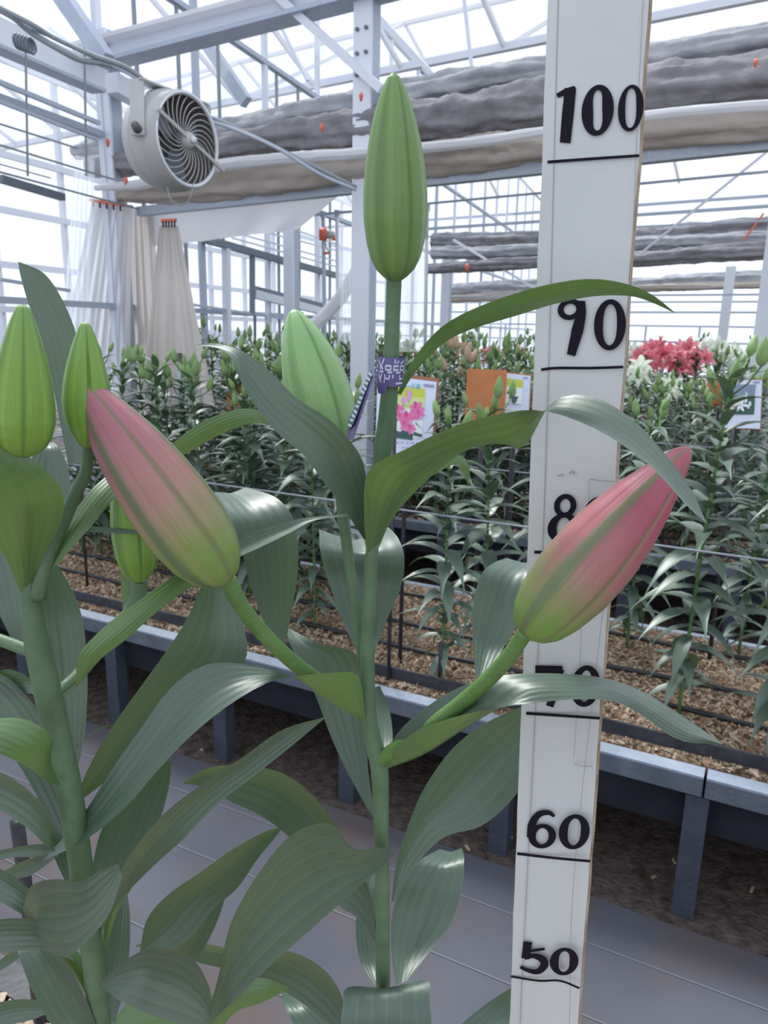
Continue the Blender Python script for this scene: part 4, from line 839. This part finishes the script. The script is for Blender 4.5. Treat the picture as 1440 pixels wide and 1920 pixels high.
# ------------------------------------------------------------ lilies in the beds
def leaf_proto(L, Wd, arch, twist=.0):
    n = 7; vs = []; fs = []; x = z = 0; ang = arch[0]
    for i in range(n+1):
        t = i/n; w_ = Wd*(.30+.70*sin(pi*min(1, t*1.15+.12)))*(1-t**3) if i < n else 0
        w_ = max(w_, .0004); dy = w_/2
        nx_, nz = -sin(ang), cos(ang)
        vs += [(x+nx_*dy*.35, -dy, z+nz*dy*.35), (x, 0, z), (x+nx_*dy*.35, dy, z+nz*dy*.35)]
        ang = arch[0]+(arch[1]-arch[0])*t; x += cos(ang)*L/n; z += sin(ang)*L/n
    for i in range(n):
        for k in (0, 1): fs.append((3*i+k, 3*i+3+k, 3*i+4+k, 3*i+k+1))
    return np.array(vs), fs
PROTO = [leaf_proto(.16, .038, (.40, -.7)), leaf_proto(.155, .036, (.15, -.95)), leaf_proto(.145, .034, (.8, -.3)), leaf_proto(.14, .032, (-.2, -1.3))]
PM = []
for i, (v, f_) in enumerate(PROTO):
    me = mesh('bed_leaf', v.tolist(), f_); ul = me.uv_layers.new(name='UVMap')
    ul.data.foreach_set('uv', [c for l in me.loops for c in ((l.vertex_index % 3)/2, (l.vertex_index//3)/7)]); me.materials.append(M['bleaf']); me.polygons.foreach_set('use_smooth', [True]*len(me.polygons)); PM.append(me)
def bud_mesh(L, r, m, n=10):
    prof = [(0, .3), (.08, .7), (.22, .98), (.42, 1), (.62, .82), (.8, .55), (.93, .28), (1, .04)]; vs = []; fs = []
    for t, q in prof:
        for k in range(n):
            a = 2*pi*k/n; rr = r*q*(1+.07*cos(3*a)); vs.append((rr*cos(a), rr*sin(a), L*t))
    for i in range(len(prof)-1):
        for k in range(n): fs.append((i*n+k, i*n+(k+1) % n, (i+1)*n+(k+1) % n, (i+1)*n+k))
    me = mesh('bud', vs, fs); me.materials.append(m); me.polygons.foreach_set('use_smooth', [True]*len(fs)); return me
BM = [bud_mesh(.054, .0115, M['bbud']), bud_mesh(.042, .0088, M['bbud']), bud_mesh(.064, .0138, M['bbud'])]
PBM = bud_mesh(.08, .018, M['pbud'])
def flower_mesh(m):
    parts = []
    for k in range(6):
        a = 2*pi*k/6; vs = []; fs = []; n = 6; wide = .042 if k % 2 else .03; r = .008; z = 0; ang = 1.25
        for i in range(n+1):
            t = i/n; w_ = wide*sin(pi*min(1, t*.85+.15))*(1 if i < n else .1)/2
            for s_ in (-1, 0, 1): 
                X, Y = r, s_*w_; vs.append((X*cos(a)-Y*sin(a), X*sin(a)+Y*cos(a), z+abs(s_)*w_*.3))
            ang = 1.25-2.1*t; r += cos(ang)*.017; z += sin(ang)*.017
        for i in range(n):
            for q in (0, 1): fs.append((3*i+q, 3*i+3+q, 3*i+4+q, 3*i+q+1))
        parts.append((vs, fs))
    for k in range(5):
        a = 2*pi*k/5+.3; parts.append(tube_data([(0, 0, .01), (.008*cos(a), .008*sin(a), .04), (.016*cos(a), .016*sin(a), .07)], [.001, .001, .003], 4))
    vs, fs = join_data(parts); me = mesh('flower', vs, fs); me.materials.append(m); me.polygons.foreach_set('use_smooth', [True]*len(fs)); return me
FMP, FMW = flower_mesh(M['pink']), flower_mesh(M['white'])
def lily_spec(seed, H):
    """stem points, leaf placements, stalk tips"""
    r = random.Random(seed); bend = (r.uniform(-.03, .03), r.uniform(-.03, .03))
    def ax(z): q = z/H; return Vector((bend[0]*q*q, bend[1]*q*q, z))
    leaves = []; n = int(62*H/.85); a = r.uniform(0, 6)
    for i in range(n):
        q = (i+.5)/n; z = H*(.07+.90*q); a += 2.4+r.uniform(-.25, .25); kind = 3 if q < .25 else (1 if q < .5 else (0 if q < .8 else 2))
        if r.random() < .25: kind = r.choice((0, 1, 2))
        leaves.append((kind, ax(z), a, r.uniform(-.25, .25), (.75+.35*sin(pi*min(1, q*1.1)))*r.uniform(.85, 1.15)))
    tips = []
    for k in range(r.choice((4, 5, 6))):
        an = k*2.4+r.uniform(-.4, .4); z0 = H*(.86+.025*k); rr = r.uniform(.03, .075)*(1 if k else .15); z1 = z0+r.uniform(.03, .09)+(.03 if not k else 0)
        tips.append((ax(z0), ax(z0)+Vector((cos(an)*rr, sin(an)*rr, z1-z0)), an, r.uniform(.0, .6)))
    return ax, leaves, tips
def stem_data(spec, H):
    ax, leaves, tips = spec
    parts = [tube_data([ax(H*i/8) for i in range(9)], [.0052-.0022*i/8 for i in range(9)], 7)]
    for b, t, an, ti in tips: parts.append(tube_data([b, b.lerp(t, .5)+Vector((cos(an), sin(an), -.4))*.008, t], [.0024, .0021, .0026], 5))
    return join_data(parts)
def mtx(p, a, pitch, s): return Matrix.Translation(p) @ Matrix.Rotation(a, 4, 'Z') @ Matrix.Rotation(pitch, 4, 'Y') @ Matrix.Scale(s, 4)
SPECS = []
for i in range(8):
    H = [.80, .84, .76, .88, .82, .78, .86, .74][i]; sp = lily_spec(100+i, H); vs, fs = stem_data(sp, H)
    sm = mesh('bed_stem', vs, fs); sm.materials.append(M['bstem']); sm.polygons.foreach_set('use_smooth', [True]*len(fs))
    V = []; Fc = []; UVs = []
    for kind, p, a, pt, s_ in sp[1]:
        v, f_ = PROTO[kind]; mm = np.array(mtx(p, a, pt, s_)); w_ = v @ mm[:3, :3].T+mm[:3, 3]; o = len(V); V += w_.tolist(); Fc += [tuple(q+o for q in g) for g in f_]
        UVs += [((j % 3)/2, (j//3)/7) for j in range(len(v))]
    fm = mesh('foliage', V, Fc); ul = fm.uv_layers.new(name='UVMap'); ul.data.foreach_set('uv', [c for l in fm.loops for c in UVs[l.vertex_index]])
    fm.materials.append(M['bleaf']); fm.polygons.foreach_set('use_smooth', [True]*len(Fc)); SPECS.append((H, sp, sm, fm))
def bed_lily(i, loc, rot, scale, near, label, group, kind='bud', rs=None):
    H, sp, sm, fm = SPECS[i % 8]; rs = rs or random.Random(i)
    root = bpy.data.objects.new('budded_lily' if kind != 'flower_pink' and kind != 'flower_white' else 'flowering_lily', None if near else sm); col.objects.link(root)
    root.location = loc; root.rotation_euler = (0, 0, rot); root.scale = (scale,)*3; tag(root, label, 'plant', group)
    if near:
        link('stem', sm, root)
        for kd, p, a, pt, s_ in sp[1]:
            o = bpy.data.objects.new('leaf', PM[kd]); col.objects.link(o); o.parent = root; o.matrix_local = mtx(p, a, pt, s_*1.12)
    else:
        o = bpy.data.objects.new('foliage', fm); col.objects.link(o); o.parent = root; o['kind'] = 'stuff'
    for j, (b, t, an, ti) in enumerate(sp[2]):
        me, nm = BM[(i+j) % 3], 'bud'
        if kind == 'pink_bud' and j % 2 == 0: me = PBM
        if kind == 'flower_pink' and j < 5: me, nm = FMP, 'flower'
        if kind == 'flower_white' and j < 4: me, nm = FMW, 'flower'
        o = bpy.data.objects.new(nm, me); col.objects.link(o); o.parent = root
        tilt = ti*.8 if nm == 'bud' else .9+ti*.5
        o.matrix_local = Matrix.Translation(t) @ Matrix.Rotation(an, 4, 'Z') @ Matrix.Rotation(tilt, 4, 'Y')
    return root
# nearest plants, placed where they stand in the first tray across the aisle
spots = [((1272, 1340), 'budded lily in the near tray directly right of the ruler, standing alone', 3, 1.0), ((1450, 1400), 'budded lily cut off by the right frame edge in the near tray', 1, .98),
         ((828, 1262), 'budded lily in the near tray between the middle stem and the ruler, front', 4, .90), ((905, 1225), 'thin budded lily just behind the front one left of the ruler', 0, .92),
         ((590, 1180), 'budded lily in the near tray left of the middle stem', 6, .92), ((640, 1130), 'budded lily half hidden behind the middle stem', 2, .95),
         ((470, 1120), 'budded lily behind the leaf with the bright silvery top', 5, .95), ((330, 1060), 'budded lily behind the leaning pink and green bud', 7, 1.0),
         ((190, 1040), 'budded lily near the upright dark stake at the left', 2, 1.0), ((1175, 1215), 'budded lily in the near tray half hidden by the ruler', 7, .95),
         ((1010, 1190), 'budded lily standing behind the ruler and the right pink bud', 5, .95), ((1385, 1225), 'budded lily at the back edge of the near tray, below the framed card', 0, .95)]
for i, ((x, y), lab, k, s_) in enumerate(spots):
    bed_lily(k, PZ(x, y, ZR), i*1.9, s_*1.03, True, lab, 'budded lilies in the near tray')
rg = random.Random(21)
cnt = 0; BL_ = []
names = {1: ('budded lily plant standing in the second growing tray', 'budded lilies in the second tray'), 2: ('budded lily plant standing in the third growing tray', 'budded lilies in the third tray'),
         3: ('budded lily plant standing in the fourth growing tray', 'budded lilies in the fourth tray'), 4: ('small distant lily plant in the farthest growing tray', 'lilies in the farthest tray')}
near_u = 0
for k in range(0, 5):
    rows = {0: (.50, .66, .80), 1: (.16, .36, .60, .80), 2: (.15, .45, .75), 3: (.2, .6), 4: (.2, .6)}[k]
    for rn in rows:
        u = -5.0; step = {0: .22, 1: .145, 2: .17, 3: .22, 4: .30}[k]
        while u < 4.4+.2*k:
            u += step*rg.uniform(.75, 1.25)
            p = bn(u, BED0+k*PITCHB+rn+rg.uniform(-.03, .03), ZR); x, y, d = proj(p+Vector((0, 0, .7)))
            if k == 0 and (x > 620 or x < 130): continue
            if not (-60 < x < 1500) or d < 1: continue
            if p.dot(WN) > WC-.25: continue
            i = rg.randrange(8); kind = 'bud'; xx, yy, _ = proj(p+Vector((0, 0, .85)))
            s_ = rg.uniform(.93, 1.10) if k < 3 else rg.uniform(1.0, 1.12)
            if k == 2 and 1170 < xx < 1330: kind = 'flower_pink'; s_ = .99
            elif k == 3 and 1190 < xx < 1420: kind = 'flower_white'; s_ = 1.0
            elif k == 1 and 1150 < xx < 1290 and rn > .6: kind = 'flower_white'; s_ = .90
            elif k == 1 and (840 < xx < 880 or 990 < xx < 1000): kind = 'pink_bud'
            elif k == 3 and 700 < xx < 1010 and rg.random() < .4: kind = 'flower_pink'; s_ = .95
            if k == 1 and xx > 1150: s_ = min(s_, .90)
            if k == 0:
                lab, gp = 'budded lily plant at the back of the near tray, left side', 'budded lilies at the back of the near tray'
            else: lab, gp = names[k]
            if kind == 'flower_pink': lab, gp = ('coral pink flowering lily plant right of the ruler' if k == 2 else 'pink flowering lily far behind the orange sign'), ('pink flowering lilies right of the ruler' if k == 2 else 'far pink flowering lilies')
            if kind == 'flower_white': lab, gp = ('greenish white flowering lily in front of the pink ones' if k == 1 else 'far white flowering lily left of the photo card'), ('white flowering lilies' if k == 1 else 'far white flowering lilies')
            if kind == 'pink_bud': lab, gp = 'lily plant with pinkish buds beside the orange sign', 'lilies with pinkish buds'
            ob = bed_lily(i, p, rg.uniform(0, 6.3), s_, False, lab, gp, kind, rg); cnt += 1; BL_.append((ob, k, rows.index(rn), xx, kind))
print('bed lilies', cnt)
LM = [(130, 'by the fat green bud at the left edge'), (230, 'below the white curtain'), (320, 'below the beige curtain'), (400, 'below the cream curtain'), (520, 'below the side windows'), (640, 'behind the pale green bud'),
      (720, 'by the tall steel post'), (830, 'behind the pink photo sign'), (950, 'behind the orange board'), (1010, 'between orange board and ruler'), (1180, 'behind the ruler'), (1300, 'right of the ruler'), (1500, 'by the right framed card')]
ORD = ['first', 'second', 'third', 'fourth', 'fifth', 'sixth', 'seventh', 'eighth', 'ninth', 'tenth', 'eleventh', 'twelfth']
bins = {}
for ob, k, ri, xx, kind in BL_: bins.setdefault((k, ri, next(l for m_, l in LM+[(9999, 'at the right frame edge')] if xx < m_), kind), []).append((xx, ob))
for (k, ri, lm, kind), l in bins.items():
    l.sort(key=lambda q: q[0]); kn = {'bud': 'green budded', 'pink_bud': 'pinkish budded', 'flower_pink': 'coral pink flowering', 'flower_white': 'white flowering'}[kind]
    for j, (xx, ob) in enumerate(l):
        ob['label'] = '%s lily, tray %s, row %s, %s%s' % (kn, ['one', 'two', 'three', 'four', 'five'][k], ['one', 'two', 'three', 'four'][ri], lm, '' if len(l) == 1 else ', %s from left' % ORD[min(j, 11)])

# stakes, net wires
st = [((165, 1110), (160, 960), 'dark stake at the left behind the green bud', 0), ((728, 1300), (748, 1080), 'dark steel stake rising beside the middle stem', .06),
      ((823, 1290), (826, 1200), 'short dark stake at the foot of the lily left of the ruler', .0), ((1385, 1010), (1385, 805), 'black stake under the framed white card', 1)]
for (b, t, lab, off) in st[:3]:
    B_ = PN(b[0], b[1], BN, BED0+.02+off) if off else PZ(*b, ZR-.02); v = PN(t[0], t[1], BN, B_.dot(BN))
    tube('support_stake', [Vector((B_.x, B_.y, ZR-.04)), Vector((B_.x, B_.y, ZR+(.80 if 'short' not in lab else .12)))], .0055, M['black'], None, 8, label=lab, cat='stake')
sn = PZ(36, 1545, .75); q = P(32, 1540, .95)
tube('support_stake', [Vector((q.x, q.y, q.z)), P(48, 1660, 1.0).lerp(P(48, 1660, 1.0), 1), Vector((P(48, 1660, 1.0).x, P(48, 1660, 1.0).y, .32))], .009, M['black'], None, 8, label='dark stake at the lower left behind the straps of leaf', cat='stake')
for k in (0, 1, 2):
    for j, dn in enumerate((.1, .82)):
        n = BED0+k*PITCHB+dn; z = ZR+.50
        tube('net_wire', [bn(-3.2-k, n, z), bn(0, n, z-.004), bn(4, n, z)], .0026+.001*k, M['wire'], None, 6,
             label=['%s support wire stretched along the %s tray' % (a, b) for a in ('front', 'back') for b in ('near', 'second', 'third')][j*3+k], cat='wire')
for k, us in ((1, (-.3, .35, 1.1, 1.9, -1.2)), (2, (-1.1, .2, 1.5, 2.4))):
    for ui, u in enumerate(sorted(us, reverse=True)):
        tube('support_stake', [bn(u, BED0+k*PITCHB+.1, ZR-.03), bn(u, BED0+k*PITCHB+.1, ZR+.56)], .005, M['black'], None, 6, label='thin black stake holding the net over the %s tray, %s from left' % ('second' if k == 1 else 'third', ORD[ui]), cat='stake', group='net stakes of tray %d' % (k+1))

# ------------------------------------------------------------ photo signs
def quad(c, d, tl=0): return [P(x, y, dd) for (x, y), dd in zip(c, d)]
def poly(root, name, pts, d, m, h=0):
    return slab(name, [P(x, y, d-h) for x, y in pts], .0006, M[m], root)
def blob(cx, cy, rx, ry, n=10, rot=0): return [(cx+rx*cos(2*pi*i/n)*cos(rot)-ry*sin(2*pi*i/n)*sin(rot), cy+rx*cos(2*pi*i/n)*sin(rot)+ry*sin(2*pi*i/n)*cos(rot)) for i in range(n)]
def sign1():
    d = 2.1; root = empty('plant_sign', P(760, 1150, d), 'photo sign of a pink double lily on a brown board, behind the middle stem', 'sign')
    slab('backboard', [P(x, y, d+.006) for x, y in ((711, 697), (824, 709), (812, 872), (700, 868))], .008, M['brown'], root)
    poly(root, 'card', [(708, 702), (819, 716), (807, 868), (703, 866)], d+.001, 'card')
    poly(root, 'photo_field', [(738, 724), (797, 729), (796, 758), (738, 755)], d, 'yellow', .001); poly(root, 'photo_field', [(738, 742), (797, 746), (795, 768), (738, 765)], d, 'lime', .0016)
    poly(root, 'photo_field', [(738, 762), (795, 766), (790, 822), (734, 820)], d, 'pwhite', .001)
    K = .0022
    for pts in ([(736, 805), (752, 810), (752, 822), (734, 820), (744, 812)], [(752, 806), (775, 812), (773, 825), (752, 822)], [(772, 808), (792, 815), (790, 820), (775, 816)], [(738, 796), (746, 786), (740, 800)], [(778, 790), (792, 805), (780, 795)]): poly(root, 'printed_leaf', pts, d, 'pgreen', K)
    rg = random.Random(4)
    for cx, cy, r in ((747, 768, 9), (782, 766, 11), (765, 785, 12), (786, 778, 8), (758, 798, 7), (770, 805, 8), (752, 782, 7)):
        for k in range(7):
            a = k*.9+rg.uniform(-.2, .2); poly(root, 'printed_petal', blob(cx+cos(a)*r*.6, cy+sin(a)*r*.6, r*.74, r*.36, 8, a), d, ('ppink', 'plil', 'pdeep')[k % 3 if k % 2 else 0], K+.0008+.0002*k)
    poly(root, 'printed_bud', blob(767, 742, 4.5, 12, 12, .05), d, 'plil', K+.001); poly(root, 'printed_bud', blob(757, 752, 4, 9, 10, -.3), d, 'plil', K+.001)
    poly(root, 'printed_center', blob(762, 757, 3, 3.5), d, 'lime', K+.003)
    for i in range(9): poly(root, 'barcode', [(795+i*2.2, 719.5+i*.25), (796.3+i*2.2, 719.6+i*.25), (796.0+i*2.2, 725+i*.25), (794.7+i*2.2, 725+i*.25)], d, 'pgrey', .001)
    poly(root, 'header_strip', [(722, 715), (789, 721), (788, 726), (722, 721)], d, 'pwhite', .0008)
    for y, xs in ((829, (736, 744, 752, 762, 772, 780, 788, 794)), (838, (735, 754, 761, 779, 787)), (845, (752, 757, 762)), (850, (733, 781))):
        for x in xs: poly(root, 'printed_line', [(x, y), (x+4, y+.5), (x+4, y+2.3), (x, y+1.8)], d, 'pgrey', .001)
    cu = bpy.data.curves.new('header_text', 'FONT'); cu.body = 'オランダ産'; cu.size = px(P(760, 720, d), 10.5); cu.extrude = .0002; cu.materials.append(M['pblue'])
    o0 = bpy.data.objects.new('header_curve', cu); me = bpy.data.meshes.new_from_object(o0); bpy.data.objects.remove(o0); o = bpy.data.objects.new('header_text', me); col.objects.link(o); o.parent = root
    xa = (R-U*.10).normalized(); za = -F; ya = za.cross(xa).normalized(); xa = ya.cross(za); p0 = P(737, 723.5, d-.0022)-root.location
    o.matrix_local = Matrix(((xa.x, ya.x, za.x, p0.x), (xa.y, ya.y, za.y, p0.y), (xa.z, ya.z, za.z, p0.z), (0, 0, 0, 1)))
    a = P(760, 868, d+.012); tube('stake', [P(760, 720, d+.018), a, Vector((a.x, a.y, .36))], .006, M['black'], root, 8)
sign1()
def sign2():
    d = 2.45; root = empty('plant_sign', P(930, 900, d), 'plain orange wooden sign board left of the ruler with a card behind its edge', 'sign')
    slab('board', [P(x, y, d) for x, y in ((877, 691), (951, 694), (945, 800), (871, 800))], .012, M['orange'], root)
    a = P(908, 800, d+.02); tube('stake', [P(908, 700, d+.02), Vector((a.x, a.y, .3))], .009, M['black'], root, 8)
    d = 2.5; root = empty('plant_sign', P(970, 900, d), 'white photo card of a white lily right beside the orange board', 'sign')
    slab('card', [P(x, y, d) for x, y in ((950, 700), (995, 705), (990, 790), (944, 790))], .005, M['card'], root)
    slab('backboard', [P(x, y, d+.006) for x, y in ((949, 698), (997, 703), (992, 792), (943, 792))], .01, M['orange'], root)
    poly(root, 'photo_field', [(951, 709), (981, 713), (979, 735), (950, 730)], d, 'yellow', .003); poly(root, 'photo_field', [(950, 724), (980, 728), (978, 758), (947, 756)], d, 'pwhite', .005)
    for pts in ([(961, 742), (972, 744), (966, 757), (959, 754)], [(950, 736), (956, 730), (953, 739)], [(954, 743), (960, 744), (957, 753)]): poly(root, 'printed_leaf', pts, d, 'pgreen', .007)
    poly(root, 'barcode', [(981, 707), (990, 708), (990, 710), (981, 709)], d, 'pgrey', .003)
    a = P(968, 790, d+.02); tube('stake', [P(968, 720, d+.025), Vector((a.x, a.y, .3))], .009, M['black'], root, 8)
sign2()
def sign3():
    d = 3.45; root = empty('plant_sign', P(1350, 900, d), 'small orange board left of the framed white card at the right edge', 'sign')
    slab('board', [P(x, y, d) for x, y in ((1328, 711), (1382, 713), (1380, 766), (1325, 764))], .012, M['orange'], root)
    a = P(1352, 765, d+.02); tube('stake', [P(1352, 715, d+.02), Vector((a.x, a.y, .3))], .008, M['black'], root, 8)
    d = 2.1; root = empty('plant_sign', P(1388, 1000, d), 'white card with a dark photo of white lilies, on a black stake at the right', 'sign')
    slab('card', [P(x, y, d) for x, y in ((1361, 712), (1429, 713), (1425, 804), (1357, 802))], .006, M['card'], root)
    slab('backboard', [P(x, y, d+.007) for x, y in ((1359, 710), (1431, 711), (1427, 806), (1355, 804))], .008, M['brown'], root)
    poly(root, 'photo_field', [(1374, 721), (1418, 721), (1415, 742), (1373, 742)], d, 'psky', .003); poly(root, 'photo_field', [(1373, 742), (1416, 742), (1414, 777), (1371, 777)], d, 'pgreen', .003)
    rg = random.Random(6)
    for i in range(14): cx, cy = rg.uniform(1376, 1410), rg.uniform(738, 770); poly(root, 'printed_petal', blob(cx, cy, rg.uniform(2, 4.5), rg.uniform(1.5, 3), 7, rg.uniform(0, 3)), d, 'pwhite', .005+.0002*i)
    for k in range(6): poly(root, 'printed_petal', blob(1388+7*cos(k*1.05), 760+7*sin(k*1.05), 6, 2.6, 8, k*1.05), d, 'pwhite', .009+.0003*k)
    poly(root, 'barcode', [(1413, 715), (1425, 715), (1425, 718), (1413, 718)], d, 'pgrey', .003)
    a = P(1388, 803, d+.016); tube('stake', [P(1388, 720, d+.022), Vector((a.x, a.y, .36))], .007, M['black'], root, 8)
    d = 3.1; root = empty('plant_sign', P(348, 900, d), 'pale bluish sign on a dark stake among the buds below the cream curtain', 'sign')
    slab('card', [P(x, y, d) for x, y in ((333, 690), (366, 692), (364, 752), (333, 750))], .006, M['card'], root)
    a = P(337, 750, d+.01); tube('stake', [P(337, 662, d+.014), Vector((a.x, a.y, .34))], .011, M['black'], root, 8)
    d = 3.0; root = empty('plant_sign', P(445, 900, d), 'rust brown board with a purple strip, mostly hidden behind the left leaf', 'sign')
    slab('board', [P(x, y, d) for x, y in ((425, 704), (466, 706), (463, 770), (425, 768))], .012, M['orange'], root)
    slab('strip', [P(x, y, d-.02) for x, y in ((420, 733), (443, 712), (446, 716), (423, 738))], .004, M['purple'], root)
    a = P(445, 768, d+.02); tube('stake', [P(445, 715, d+.02), Vector((a.x, a.y, .34))], .009, M['black'], root, 8)
sign3()
bpy.context.view_layer.update()
